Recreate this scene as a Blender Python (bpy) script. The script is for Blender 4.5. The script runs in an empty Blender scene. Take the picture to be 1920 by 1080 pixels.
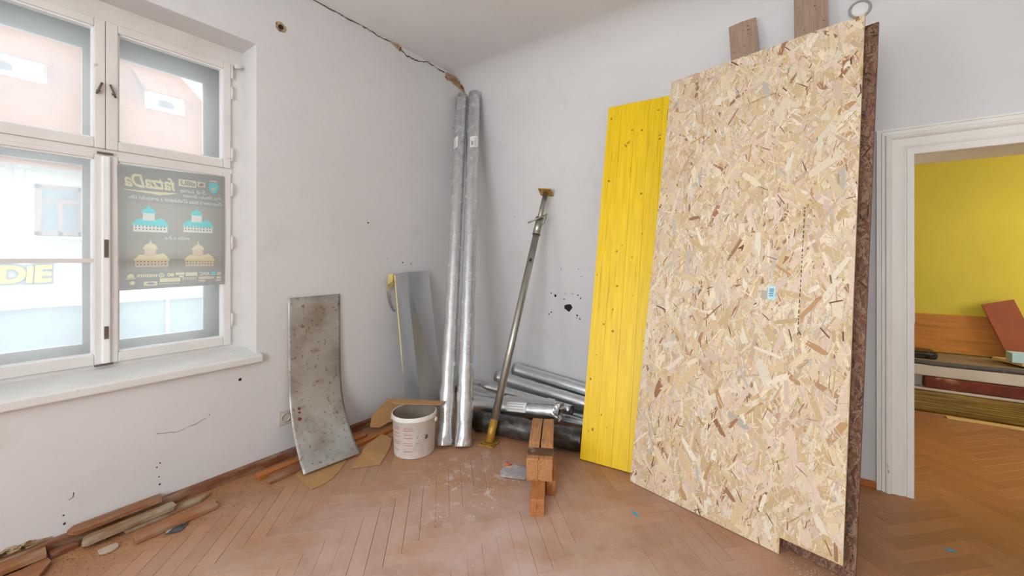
import bpy, bmesh, math, random
from mathutils import Matrix, Vector
random.seed(11)
S = bpy.context.scene
COL = S.collection
R = math.radians

# ------------------------------------------------------------------ camera
cam = bpy.data.cameras.new('camera'); camo = bpy.data.objects.new('camera', cam); COL.objects.link(camo)
cam.lens = 36*748/1920; cam.sensor_width = 36; cam.shift_y = -57/1920; cam.clip_start = .02; cam.clip_end = 200
HEAD = math.atan2(530, 748)
camo.location = (2.92, -3.27, 1.4); camo.rotation_euler = (R(90), 0, HEAD)
S.camera = camo
# ------------------------------------------------------------------ world, sun, window daylight, exposure
W = bpy.data.worlds.new('sky'); S.world = W; W.use_nodes = True
bg = W.node_tree.nodes['Background']; bg.inputs[0].default_value = (.87, .925, 1.0, 1); bg.inputs[1].default_value = 5.0
sun = bpy.data.lights.new('sun', 'SUN'); sun.energy = 1.0; sun.angle = R(3); sun.color = (1, .96, .9)
so = bpy.data.objects.new('sun', sun); COL.objects.link(so)
so.rotation_euler = Vector((-.62, .2, -.76)).to_track_quat('-Z', 'Y').to_euler()
def area(name, loc, direction, sx, sy, power, col=(1, 1, 1), spread=180):
    l = bpy.data.lights.new(name, 'AREA'); l.shape = 'RECTANGLE'; l.size = sx; l.size_y = sy; l.energy = power; l.color = col
    l.spread = R(spread)
    o = bpy.data.objects.new(name, l); COL.objects.link(o); o.location = loc
    o.rotation_euler = Vector(direction).to_track_quat('-Z', 'Y').to_euler()
    return o
# daylight entering by openings outside the picture; the rear one is added for fill light
area('daylight_street_window', (-.06, -4.92, 1.80), (1, .05, .34), 1.95, 1.30, 80, (.90, .95, 1))
area('added_rear_fill', (2.6, -6.02, 1.80), (.05, 1, .36), 2.0, 1.9, 76, (.93, .965, 1))
area('daylight_side_room_window', (6.62, 1.35, 1.75), (-1, 0, 0), 1.6, 1.3, 34, (1, .97, .9))
VS = S.view_settings
VS.view_transform = 'Standard'; VS.look = 'None'; VS.gamma = 1; VS.exposure = 0.0; VS.use_curve_mapping = False

# ------------------------------------------------------------------ helpers
def lin(c):
    return tuple(((v/255)/12.92 if v/255 <= .04045 else ((v/255+.055)/1.055)**2.4) for v in c)
MATS = {}
def mat(name, col, rough=.65, metal=0., var=.10, scale=6., stretch=(1, 1, 1), bump=0., bscale=60., bstretch=None,
        spots=(), coord='Object', detail=5., vcol=None, objrand=0., spec=.5, hue=None):
    m = bpy.data.materials.new(name); MATS[name] = m; m.use_nodes = True
    nt = m.node_tree; N = nt.nodes; L = nt.links
    b = N['Principled BSDF']
    b.inputs['Roughness'].default_value = rough; b.inputs['Metallic'].default_value = metal
    b.inputs['Specular IOR Level'].default_value = spec
    tc = N.new('ShaderNodeTexCoord')
    if coord == 'World':
        g = N.new('ShaderNodeNewGeometry'); src = g.outputs['Position']
    else:
        src = tc.outputs[coord]
    def mapped(st):
        mp = N.new('ShaderNodeMapping'); mp.inputs['Scale'].default_value = st; L.new(src, mp.inputs[0]); return mp.outputs[0]
    def noise(st, sc, det=5., rgh=.55):
        n = N.new('ShaderNodeTexNoise'); n.inputs['Scale'].default_value = sc; n.inputs['Detail'].default_value = det
        n.inputs['Roughness'].default_value = rgh
        L.new(mapped(st), n.inputs['Vector']); return n.outputs['Fac']
    c = lin(col)
    if vcol:
        at = N.new('ShaderNodeAttribute'); at.attribute_name = vcol; base = at.outputs['Color']
    else:
        rgb = N.new('ShaderNodeRGB'); rgb.outputs[0].default_value = (*c, 1); base = rgb.outputs[0]
    def mix(fac, a, bb, mode='MIX'):
        mx = N.new('ShaderNodeMix'); mx.data_type = 'RGBA'; mx.blend_type = mode
        if isinstance(fac, float): mx.inputs['Factor'].default_value = fac
        else: L.new(fac, mx.inputs['Factor'])
        for s, v in ((6, a), (7, bb)):
            if isinstance(v, tuple): mx.inputs[s].default_value = v
            else: L.new(v, mx.inputs[s])
        return mx.outputs[2]
    def ramp(fac, p0, p1):
        r = N.new('ShaderNodeMapRange'); r.inputs['From Min'].default_value = p0; r.inputs['From Max'].default_value = p1
        L.new(fac, r.inputs['Value']); return r.outputs['Result']
    if objrand:
        oi = N.new('ShaderNodeObjectInfo')
        r = N.new('ShaderNodeMapRange'); r.inputs['To Min'].default_value = 1-objrand; r.inputs['To Max'].default_value = 1+objrand
        L.new(oi.outputs['Random'], r.inputs['Value'])
        cb = N.new('ShaderNodeCombineColor')
        for i in range(3): L.new(r.outputs['Result'], cb.inputs[i])
        base = mix(1., base, cb.outputs[0], 'MULTIPLY')
    if var:
        f = ramp(noise(stretch, scale, detail), .3, .7)
        lo = (1-var,)*3+(1,); hi = (1+var,)*3+(1,)
        if hue: hi = (1+var*hue[0], 1+var*hue[1], 1+var*hue[2], 1)
        v = mix(f, lo, hi)
        base = mix(1., base, v, 'MULTIPLY')
    for sp in spots:      # (colour, scale, from, to, stretch, strength)
        scol, ssc, p0, p1 = sp[:4]; st = sp[4] if len(sp) > 4 else (1, 1, 1); k = sp[5] if len(sp) > 5 else 1.
        f = ramp(noise(st, ssc, 4.), p0, p1)
        mm = N.new('ShaderNodeMath'); mm.operation = 'MULTIPLY'; mm.inputs[1].default_value = k; L.new(f, mm.inputs[0])
        base = mix(mm.outputs[0], base, (*lin(scol), 1))
    L.new(base, b.inputs['Base Color'])
    if bump:
        bp = N.new('ShaderNodeBump'); bp.inputs['Strength'].default_value = bump; bp.inputs['Distance'].default_value = .01
        L.new(noise(bstretch or stretch, bscale, 6.), bp.inputs['Height']); L.new(bp.outputs[0], b.inputs['Normal'])
    m['_base'] = 1
    return m
def mesh_obj(name, verts, faces, m, parent=None, smooth=False, M=None):
    me = bpy.data.meshes.new(name); me.from_pydata([tuple(v) for v in verts], [], faces)
    bm = bmesh.new(); bm.from_mesh(me); bmesh.ops.recalc_face_normals(bm, faces=bm.faces); bm.to_mesh(me); bm.free()
    if m: me.materials.append(m)
    if smooth:
        for p in me.polygons: p.use_smooth = True
    o = bpy.data.objects.new(name, me); COL.objects.link(o)
    if parent: o.parent = parent
    if M is not None: o.matrix_local = M
    return o
def link_bm(name, bm, m, parent=None, smooth=False, M=None):
    me = bpy.data.meshes.new(name); bmesh.ops.recalc_face_normals(bm, faces=bm.faces); bm.to_mesh(me); bm.free()
    if m: me.materials.append(m)
    if smooth:
        for p in me.polygons: p.use_smooth = True
    o = bpy.data.objects.new(name, me); COL.objects.link(o)
    if parent: o.parent = parent
    if M is not None: o.matrix_local = M
    return o
def box(name, lo, hi, m, parent=None, bev=0., M=None, jit=0.):
    bm = bmesh.new(); bmesh.ops.create_cube(bm, size=1)
    for v in bm.verts:
        for i in range(3): v.co[i] = lo[i] if v.co[i] < 0 else hi[i]
        if jit: v.co += Vector([random.uniform(-jit, jit) for _ in range(3)])
    if bev: bmesh.ops.bevel(bm, geom=bm.edges[:], offset=bev, segments=2, affect='EDGES', profile=.6)
    return link_bm(name, bm, m, parent, M=M)
def boxes(name, lst, m, parent=None, bev=0., M=None):
    bm = bmesh.new()
    for lo, hi in lst:
        t = bmesh.new(); bmesh.ops.create_cube(t, size=1)
        for v in t.verts:
            for i in range(3): v.co[i] = lo[i] if v.co[i] < 0 else hi[i]
        if bev: bmesh.ops.bevel(t, geom=t.edges[:], offset=bev, segments=2, affect='EDGES', profile=.6)
        tm = bpy.data.meshes.new('t'); t.to_mesh(tm); t.free(); bm.from_mesh(tm); bpy.data.meshes.remove(tm)
    return link_bm(name, bm, m, parent, M=M)
def prism(name, pts, z0, z1, m, parent=None, M=None, bev=0., tilt=None):
    """polygon pts (x, y) pulled up from z0 to z1; tilt(x, y) adds height"""
    t = tilt or (lambda x, y: 0)
    bm = bmesh.new()
    a = [bm.verts.new((x, y, z0+t(x, y))) for x, y in pts]; b = [bm.verts.new((x, y, z1+t(x, y))) for x, y in pts]
    n = len(pts)
    bm.faces.new(a[::-1]); bm.faces.new(b)
    for i in range(n): bm.faces.new((a[i], a[(i+1) % n], b[(i+1) % n], b[i]))
    if bev: bmesh.ops.bevel(bm, geom=[e for e in bm.edges], offset=bev, segments=1, affect='EDGES')
    return link_bm(name, bm, m, parent, M=M)
def tube_data(pts, rad, seg=14, wob=0., caps=True, seed=0):
    rnd = random.Random(seed); V = []; Fc = []; pts = [Vector(p) for p in pts]; n = len(pts)
    for i, p in enumerate(pts):
        d = (pts[min(i+1, n-1)]-pts[max(i-1, 0)]).normalized()
        up = Vector((0, 0, 1)) if abs(d.z) < .9 else Vector((1, 0, 0))
        a = d.cross(up).normalized(); b = d.cross(a)
        r = rad[i] if isinstance(rad, (list, tuple)) else rad
        for k in range(seg):
            t = 2*math.pi*k/seg; rr = r*(1+wob*rnd.uniform(-1, 1))
            V.append(p+a*math.cos(t)*rr+b*math.sin(t)*rr)
    for i in range(n-1):
        for k in range(seg):
            k2 = (k+1) % seg; Fc.append((i*seg+k, i*seg+k2, (i+1)*seg+k2, (i+1)*seg+k))
    if caps:
        Fc.append(tuple(range(seg))[::-1]); Fc.append(tuple((n-1)*seg+k for k in range(seg)))
    return V, Fc
def tube(name, pts, rad, m, parent=None, seg=14, wob=0., caps=True, smooth=True, seed=0):
    V, Fc = tube_data(pts, rad, seg, wob, caps, seed)
    o = mesh_obj(name, V, Fc, m, parent, smooth)
    if smooth and caps: 
        for p in o.data.polygons:
            if len(p.vertices) > 4: p.use_smooth = False
    return o
def lathe(name, prof, m, parent=None, seg=48, M=None, smooth=True):
    V = []; Fc = []; n = len(prof)
    for r, z in prof:
        for k in range(seg):
            t = 2*math.pi*k/seg; V.append((r*math.cos(t), r*math.sin(t), z))
    for i in range(n-1):
        for k in range(seg):
            k2 = (k+1) % seg; Fc.append((i*seg+k, i*seg+k2, (i+1)*seg+k2, (i+1)*seg+k))
    return mesh_obj(name, V, Fc, m, parent, smooth, M)
def tag(o, label, cat, group=None):
    o['label'] = label; o['category'] = cat
    if group: o['group'] = group
    return o
def thing(name, label, cat, loc=(0, 0, 0), rotz=0, group=None, M=None):
    o = bpy.data.objects.new(name, None); COL.objects.link(o); o.empty_display_size = .05
    if M is not None: o.matrix_world = M
    else: o.location = loc; o.rotation_euler = (0, 0, rotz)
    return tag(o, label, cat, group)
def struct(o): o['kind'] = 'structure'; return o
def board_frame(P, ang, lean, lift=0.):
    """local x along the board's foot, local y up its length, local z out of its face"""
    a = R(ang); t = R(lean); u = Vector((math.cos(a), math.sin(a), 0)); n0 = Vector((-u.y, u.x, 0))
    v = Vector((0, 0, math.cos(t)))+n0*math.sin(t); n = u.cross(v)
    M = Matrix.Identity(4)
    for i in range(3): M[i][0] = u[i]; M[i][1] = v[i]; M[i][2] = n[i]; M[i][3] = P[i]
    M[2][3] += lift
    return M
def axis_frame(p, q, up=(0, 0, 1)):
    """local z from p to q"""
    p = Vector(p); q = Vector(q); z = (q-p).normalized(); x = Vector(up).cross(z)
    x = x.normalized() if x.length > 1e-4 else Vector((1, 0, 0)); y = z.cross(x)
    M = Matrix.Identity(4)
    for i in range(3): M[i][0] = x[i]; M[i][1] = y[i]; M[i][2] = z[i]; M[i][3] = p[i]
    return M
def disc_pts(cx, cy, r, n=9, irr=.25, rnd=random):
    return [(cx+r*(1+rnd.uniform(-irr, irr))*math.cos(2*math.pi*k/n), cy+r*(1+rnd.uniform(-irr, irr))*math.sin(2*math.pi*k/n)) for k in range(n)]
# frames whose local x/y lie in a wall and local z points into the room
M_LEFT = Matrix(((0, 0, 1, 0), (1, 0, 0, 0), (0, 1, 0, 0), (0, 0, 0, 1)))      # local (y, z, x)
M_BACK = Matrix(((1, 0, 0, 0), (0, 0, -1, 0), (0, 1, 0, 0), (0, 0, 0, 1)))     # local (x, z, -y)
def text_mesh(name, s, size, m, parent, M, ext=.0004, shear=0., offset=0., align='LEFT', xs=1., bev=0.):
    c = bpy.data.curves.new('txt', 'FONT'); c.body = s; c.size = size; c.extrude = ext; c.shear = shear; c.offset = offset
    c.align_x = align; c.bevel_depth = bev
    to = bpy.data.objects.new('txt', c); COL.objects.link(to); bpy.context.view_layer.update()
    me = bpy.data.meshes.new_from_object(to.evaluated_get(bpy.context.evaluated_depsgraph_get()))
    bpy.data.objects.remove(to); bpy.data.curves.remove(c)
    me.name = name; me.materials.clear(); me.materials.append(m)
    for v in me.vertices: v.co.x *= xs
    o = bpy.data.objects.new(name, me); COL.objects.link(o)
    if parent: o.parent = parent
    o.matrix_local = M
    return o

# ------------------------------------------------------------------ materials
plaster = mat('plaster', (220, 219, 218), .9, var=.035, scale=1.3, bump=.12, bscale=35, detail=8,
              spots=[((188, 178, 168), 2.2, .60, .80, (1, 1, 1), .35), ((120, 108, 98), 55, .735, .77, (1, 1, 1), .5)])
ceil_m = mat('ceiling_paint', (219, 214, 210), .9, var=.025, scale=1.1, bump=.06, bscale=30)
yellow_wall = mat('yellow_paint', (214, 194, 66), .8, var=.06, scale=2, bump=.05)
wframe = mat('window_paint', (228, 224, 219), .45, var=.05, scale=5, bump=.06, bscale=30,
             spots=[((150, 125, 105), 18, .70, .80, (1, 1, 1), .7)])
wframe_out = mat('outer_window_paint', (244, 246, 246), .5, var=.03)
sill_m = mat('sill_paint', (226, 226, 222), .42, var=.04, scale=4, bump=.08, bscale=25,
             spots=[((122, 92, 78), 14, .69, .74, (1, 3, 1), .9)])
door_m = mat('door_paint', (236, 233, 225), .42, var=.04, scale=3, stretch=(3, 3, .6), bump=.08, bscale=30,
             spots=[((120, 100, 85), 30, .71, .76, (1, 1, .3), .6)])
iron = mat('old_iron', (122, 108, 100), .5, .6, var=.2, scale=30)
hole_m = mat('hole_dark', (42, 36, 34), .95, var=.3, scale=60)
crack_m = mat('crack_dark', (96, 82, 72), .95, var=.3, scale=50)
spall_m = mat('exposed_mortar', (176, 152, 116), .95, var=.28, scale=18, bump=.9, bscale=40,
              spots=[((120, 62, 44), 14, .56, .62, (1, 1, 1), .9), ((70, 52, 36), 22, .62, .66)])
base_wood = mat('baseboard_wood', (126, 74, 44), .6, var=.22, scale=6, stretch=(20, 1, 20), bump=.1,
                spots=[((168, 146, 122), 6, .45, .70, (3, 1, 3), .75)])
loose_wood = mat('loose_parquet_wood', (152, 100, 62), .55, var=.22, scale=5, stretch=(18, 1.5, 18), bump=.1, objrand=.14,
                 spots=[((176, 158, 134), 7, .50, .72, (2, 1, 2), .6)])
dusty_wood = mat('dusty_parquet_wood', (150, 112, 76), .7, var=.2, scale=6, stretch=(14, 2, 14), bump=.3, objrand=.1,
                 spots=[((178, 166, 140), 9, .42, .66, (2, 1, 2), .8)])
orange_wood = mat('orange_parquet_wood', (182, 108, 48), .45, var=.2, scale=5, stretch=(18, 1.5, 18), bump=.1, objrand=.1)
card_m = mat('hardboard', (184, 140, 90), .6, var=.08, scale=7, bump=.05, bscale=90, objrand=.06,
             spots=[((205, 175, 130), 12, .60, .75, (1, 1, 1), .5)])
galv_rust = mat('rusty_galvanised', (186, 186, 180), .42, .55, var=.12, scale=3.5, bump=.04, bscale=40,
                spots=[((150, 138, 126), 3.2, .48, .62, (1, 1, 1), .7), ((138, 84, 66), 36, .60, .70, (1, 1, 1), .75),
                       ((140, 96, 86), 9, .62, .74, (1, 1, 1), .5)])
galv = mat('galvanised_steel', (208, 212, 214), .27, 1., var=.05, scale=40, bump=.015, bscale=25)
foil = mat('aluminium_foil', (224, 228, 230), .34, 1., var=.06, scale=14, bump=.10, bscale=22, bstretch=(1, 1, .35))
prop_m = mat('prop_steel', (178, 176, 164), .34, .85, var=.14, scale=14, stretch=(1, 1, .5),
             spots=[((172, 150, 78), 9, .57, .72, (1, 1, .6), .6), ((92, 80, 68), 30, .68, .74, (1, 1, 1), .7)])
ochre_m = mat('ochre_steel', (190, 148, 62), .45, .45, var=.22, scale=22, spots=[((110, 82, 48), 25, .60, .68)])
black_wrap = mat("dark_plastic", (40, 34, 24), .3, var=.4, scale=8, bump=.8, bscale=9,
                 spots=[((120, 114, 84), 7, .58, .78, (1, 1, 1), .7)])
paper = mat('label_paper', (236, 236, 232), .7, var=.03)
ink = mat('print_ink', (52, 48, 48), .8, var=.1)
ink_brown = mat('print_brown', (86, 58, 48), .7, var=.2, scale=40)
red_ink = mat('scale_red', (196, 92, 96), .7, var=.2, scale=50)
cyan_paper = mat('sticker_cyan', (186, 222, 230), .6, var=.03)
cyan_dark = mat('sticker_bars', (66, 132, 148), .6, var=.05)
bucket_m = mat('bucket_plastic', (240, 237, 230), .5, var=.06, scale=6, bump=.10, bscale=35,
               spots=[((196, 186, 172), 7, .50, .70, (1, 1, 1), .7), ((128, 118, 108), 34, .66, .72, (1, 1, .6), .7)])
bucket_in = mat('bucket_residue', (150, 138, 126), .9, var=.2, scale=12, bump=.5, bscale=30)
beam_m = mat('old_beam_wood', (186, 134, 86), .75, var=.26, scale=5, stretch=(16, 1.2, 16), bump=.5, bscale=12, bstretch=(14, 1.2, 14),
             spots=[((120, 78, 46), 7, .60, .74, (6, 1, 6), .7)])
beam_dark = mat('beam_notch', (96, 66, 46), .85, var=.3, scale=14, bump=.4, bscale=40, spots=[((176, 160, 142), 9, .56, .66, (1, 1, 1), .6)])
block_end = mat('block_wood', (178, 114, 64), .6, var=.2, scale=6, stretch=(12, 2, 12), bump=.15,
                spots=[((150, 122, 96), 5, .52, .7, (2, 1, 2), .5)])
plank_m = mat('weathered_plank', (168, 142, 120), .8, var=.20, scale=4, stretch=(14, .9, 14), bump=.25, bscale=20, bstretch=(14, 1, 14),
              spots=[((96, 70, 52), 5, .64, .74, (6, 1.2, 6), .8), ((192, 150, 98), 4, .60, .80, (6, .6, 6), .5)])
yellow_m = mat('yellow_shuttering', (242, 203, 8), .42, var=.10, scale=3.5, stretch=(14, .9, 14), bump=.06, bscale=14, bstretch=(16, 1, 16), objrand=.035,
               spots=[((215, 165, 8), 3.4, .60, .72, (14, .5, 14), .4), ((176, 118, 6), 5, .675, .70, (2.6, 1.2, 1), .85)])
yellow_edge = mat('shuttering_edge', (170, 112, 40), .7, var=.25, scale=20, stretch=(1, 8, 1))
osb_base = mat('osb_base', (206, 178, 136), .75, var=.22, scale=45, stretch=(1.6, .6, 1), bump=.3, bscale=70)
osb_dark_base = mat('dark_osb_base', (118, 84, 64), .8, var=.35, scale=60, bump=.4, bscale=90)
strand_m = mat('osb_strand', (255, 255, 255), .62, var=.13, scale=1., stretch=(6, 60, 1), coord='UV', vcol='tint', bump=.15, bscale=1., bstretch=(8, 90, 1))
strand_dark_m = mat('dark_osb_strand', (255, 255, 255), .8, var=.22, scale=1., stretch=(8, 60, 1), coord='UV', vcol='tint', bump=.3, bscale=1., bstretch=(8, 90, 1))
crumb_m = mat('plaster_crumb', (222, 212, 198), .9, var=.12, scale=30)
grit_m = mat('wood_grit', (150, 122, 92), .9, var=.35, scale=60)
blue_m = mat('blue_tape', (60, 166, 200), .5, var=.08)
tape_m = mat('masking_tape', (224, 204, 132), .7, var=.1, scale=20)
grey_tape = mat('grey_strip', (168, 160, 152), .7, var=.1)
red_m = mat('red_print', (200, 74, 62), .6, var=.2, scale=30, spots=[((216, 140, 84), 30, .5, .62)])
scrap_m = mat('scrap_sheet', (176, 172, 172), .5, .2, var=.16, scale=14, spots=[((214, 208, 204), 16, .52, .66)])
chip_m = mat('plaster_chip', (184, 166, 148), .9, var=.08, scale=20)
shard_m = mat('dark_foil', (96, 104, 112), .25, .7, var=.4, scale=40)
socket_m = mat('socket_plastic', (206, 198, 188), .5, var=.05)
# side room
pine_m = mat('pine_panel', (188, 118, 34), .55, var=.2, scale=3, stretch=(1, 10, 10), bump=.05, spots=[((140, 74, 18), 5, .66, .72)])
redboard_m = mat('red_brown_board', (150, 72, 34), .5, var=.16, scale=5)
grey_sheet = mat('grey_sheet', (150, 128, 104), .6, var=.1, scale=5)
dark_roll = mat('dark_membrane', (84, 80, 78), .6, var=.2, scale=12, spots=[((170, 170, 168), 20, .66, .72)])
white_wrap = mat('white_film', (206, 198, 184), .45, var=.08, scale=5, bump=.5, bscale=9)
olive_wrap = mat('olive_film', (140, 112, 42), .4, var=.22, scale=5, stretch=(1, 3, 6), bump=.7, bscale=8)
rough_red = mat('rough_red_timber', (112, 50, 32), .8, var=.3, scale=8, spots=[((172, 122, 84), 5, .54, .62)])
pale_wood = mat('pale_board', (224, 190, 116), .6, var=.1, scale=5, stretch=(1, 8, 8))
# street
fac_m = mat('white_render', (186, 186, 180), .9, var=.02)
roof_m = mat('clay_tiles', (146, 84, 54), .8, var=.10, scale=3, coord='Object')
fwin_m = mat('brown_window_frame', (128, 100, 92), .6, var=.05)
fglass = mat('street_window_glass', (78, 104, 114), .15, var=.15, scale=3)
zinc_m = mat('zinc_cheek', (58, 62, 78), .5, var=.08)
shop_m = mat('shop_front', (124, 142, 148), .35, var=.12, scale=2)
sign_y = mat('sign_yellow', (196, 160, 6), .5, var=.03)
sign_o = mat('sign_outline', (84, 100, 114), .5, var=.03)
pave_m = mat('pale_paving', (196, 192, 186), .9, var=.06)  # street made pale so that it bounces light up to the window

def tile_lines(m):
    nt = m.node_tree; N = nt.nodes; L = nt.links; b = N['Principled BSDF']
    g = N.new('ShaderNodeTexCoord'); w = N.new('ShaderNodeTexWave'); w.inputs['Scale'].default_value = 3.2; w.bands_direction = 'Z'
    w.inputs['Distortion'].default_value = 1.2; L.new(g.outputs['Object'], w.inputs['Vector'])
    src = b.inputs['Base Color'].links[0].from_socket
    mx = N.new('ShaderNodeMix'); mx.data_type = 'RGBA'; mx.blend_type = 'MULTIPLY'; mx.inputs['Factor'].default_value = .45
    L.new(src, mx.inputs[6]); L.new(w.outputs['Color'], mx.inputs[7]); L.new(mx.outputs[2], b.inputs['Base Color'])
tile_lines(roof_m)

def hazed_glass(name, dust, tint=(.97, .985, .98)):  # dust sets a white veil standing in for the overexposed haze outside
    m = bpy.data.materials.new(name); m.use_nodes = True; nt = m.node_tree; N = nt.nodes; L = nt.links; N.clear()
    out = N.new('ShaderNodeOutputMaterial'); tr = N.new('ShaderNodeBsdfTransparent'); tr.inputs[0].default_value = (*tint, 1)
    tl = N.new('ShaderNodeBsdfTranslucent'); tl.inputs[0].default_value = (.96, .97, .97, 1)
    tc = N.new('ShaderNodeTexCoord'); n = N.new('ShaderNodeTexNoise'); n.inputs['Scale'].default_value = 3; n.inputs['Detail'].default_value = 5
    L.new(tc.outputs['Object'], n.inputs['Vector'])
    mr = N.new('ShaderNodeMapRange'); mr.inputs['To Min'].default_value = dust*.8; mr.inputs['To Max'].default_value = dust*1.2
    L.new(n.outputs['Fac'], mr.inputs['Value'])
    a = N.new('ShaderNodeMixShader'); L.new(mr.outputs[0], a.inputs[0]); L.new(tr.outputs[0], a.inputs[1]); L.new(tl.outputs[0], a.inputs[2])
    gl = N.new('ShaderNodeBsdfGlossy'); gl.inputs['Roughness'].default_value = .03
    fr = N.new('ShaderNodeFresnel'); fr.inputs[0].default_value = 1.35
    b = N.new('ShaderNodeMixShader'); L.new(fr.outputs[0], b.inputs[0]); L.new(a.outputs[0], b.inputs[1]); L.new(gl.outputs[0], b.inputs[2])
    L.new(b.outputs[0], out.inputs[0]); return m
glass_in = hazed_glass('window_glass', .27)
glass_out = hazed_glass('outer_window_glass', .20)
def film_mat(name, fac=.32, rough=.16):
    m = bpy.data.materials.new(name); m.use_nodes = True; nt = m.node_tree; N = nt.nodes; L = nt.links; N.clear()
    out = N.new('ShaderNodeOutputMaterial'); tr = N.new('ShaderNodeBsdfTransparent'); tr.inputs[0].default_value = (.93, .93, .93, 1)
    gl = N.new('ShaderNodeBsdfGlossy'); gl.inputs['Roughness'].default_value = rough; gl.inputs[0].default_value = (.9, .9, .9, 1)
    df = N.new('ShaderNodeBsdfDiffuse'); df.inputs[0].default_value = (.8, .8, .8, 1)
    a = N.new('ShaderNodeMixShader'); a.inputs[0].default_value = .45; L.new(gl.outputs[0], a.inputs[1]); L.new(df.outputs[0], a.inputs[2])
    tc = N.new('ShaderNodeTexCoord'); n = N.new('ShaderNodeTexNoise'); n.inputs['Scale'].default_value = 16; n.inputs['Detail'].default_value = 6
    L.new(tc.outputs['Object'], n.inputs['Vector'])
    mr = N.new('ShaderNodeMapRange'); mr.inputs['From Min'].default_value = .35; mr.inputs['From Max'].default_value = .75
    mr.inputs['To Min'].default_value = fac*.35; mr.inputs['To Max'].default_value = fac*1.6; L.new(n.outputs['Fac'], mr.inputs['Value'])
    b = N.new('ShaderNodeMixShader'); L.new(mr.outputs[0], b.inputs[0]); L.new(tr.outputs[0], b.inputs[1]); L.new(a.outputs[0], b.inputs[2])
    L.new(b.outputs[0], out.inputs[0]); return m
film = film_mat('clear_film', .52, .22)

# parquet: per-piece tone, then plaster dust lying on it in world space
def parquet_mat(name, use_attr):
    m = mat(name, (172, 124, 84), .50, var=.12, scale=4, stretch=(2, 26, 26), bump=.05, bscale=10, bstretch=(2, 30, 30),
            vcol='tint' if use_attr else None, coord='UV' if use_attr else 'Object')
    nt = m.node_tree; N = nt.nodes; L = nt.links; b = N['Principled BSDF']
    src = b.inputs['Base Color'].links[0].from_socket
    def mix(f, a, c, mode='MIX'):
        mx = N.new('ShaderNodeMix'); mx.data_type = 'RGBA'; mx.blend_type = mode
        L.new(f, mx.inputs['Factor']) if not isinstance(f, float) else setattr(mx.inputs['Factor'], 'default_value', f)
        for s, v in ((6, a), (7, c)):
            if isinstance(v, tuple): mx.inputs[s].default_value = v
            else: L.new(v, mx.inputs[s])
        return mx.outputs[2]
    if not use_attr:
        oi = N.new('ShaderNodeObjectInfo'); cr = N.new('ShaderNodeValToRGB'); e = cr.color_ramp.elements
        e[0].color = (.84, .78, .72, 1); e[1].color = (1.10, 1.06, 1.0, 1); L.new(oi.outputs['Random'], cr.inputs[0])
        src = mix(1., src, cr.outputs[0], 'MULTIPLY')
    g = N.new('ShaderNodeNewGeometry')
    def nz(sc, det, p0, p1):
        n = N.new('ShaderNodeTexNoise'); n.inputs['Scale'].default_value = sc; n.inputs['Detail'].default_value = det; n.inputs['Roughness'].default_value = .62
        L.new(g.outputs['Position'], n.inputs['Vector'])
        r = N.new('ShaderNodeMapRange'); r.inputs['From Min'].default_value = p0; r.inputs['From Max'].default_value = p1; L.new(n.outputs['Fac'], r.inputs['Value']); return r.outputs[0]
    def near(c, r0, r1):
        d = N.new('ShaderNodeVectorMath'); d.operation = 'DISTANCE'; d.inputs[1].default_value = c; L.new(g.outputs['Position'], d.inputs[0])
        r = N.new('ShaderNodeMapRange'); r.inputs['From Min'].default_value = r1; r.inputs['From Max'].default_value = r0; L.new(d.outputs['Value'], r.inputs['Value']); return r.outputs[0]
    def mul(a, c):
        q = N.new('ShaderNodeMath'); q.operation = 'MULTIPLY'
        for i, v in enumerate((a, c)):
            if isinstance(v, float): q.inputs[i].default_value = v
            else: L.new(v, q.inputs[i])
        return q.outputs[0]
    src = mix(mul(near((2.0, -2.3, 0), .6, 1.9), mul(nz(3.2, 7, .16, .60), .92)), src, (*lin((203, 178, 168)), 1))     # trodden plaster dust
    src = mix(mul(near((1.35, -1.42, 0), .1, .55), mul(nz(11, 5, .56, .66), .8)), src, (*lin((226, 216, 208)), 1))       # spilt plaster by the beam
    src = mix(mul(nz(28, 3, .68, .74), .35), src, (*lin((220, 208, 196)), 1))
    src = mix(mul(near((4.0, .6, 0), .4, 1.5), .45), src, (*lin((182, 108, 40)), 1))                                     # unfaded varnish at the doorway
    L.new(src, b.inputs['Base Color'])
    return m
par_obj = parquet_mat('parquet_strip', False); par_stuff = parquet_mat('parquet_rest', True)
gap_m = mat('parquet_joint', (74, 48, 34), .9, var=.2)

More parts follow.
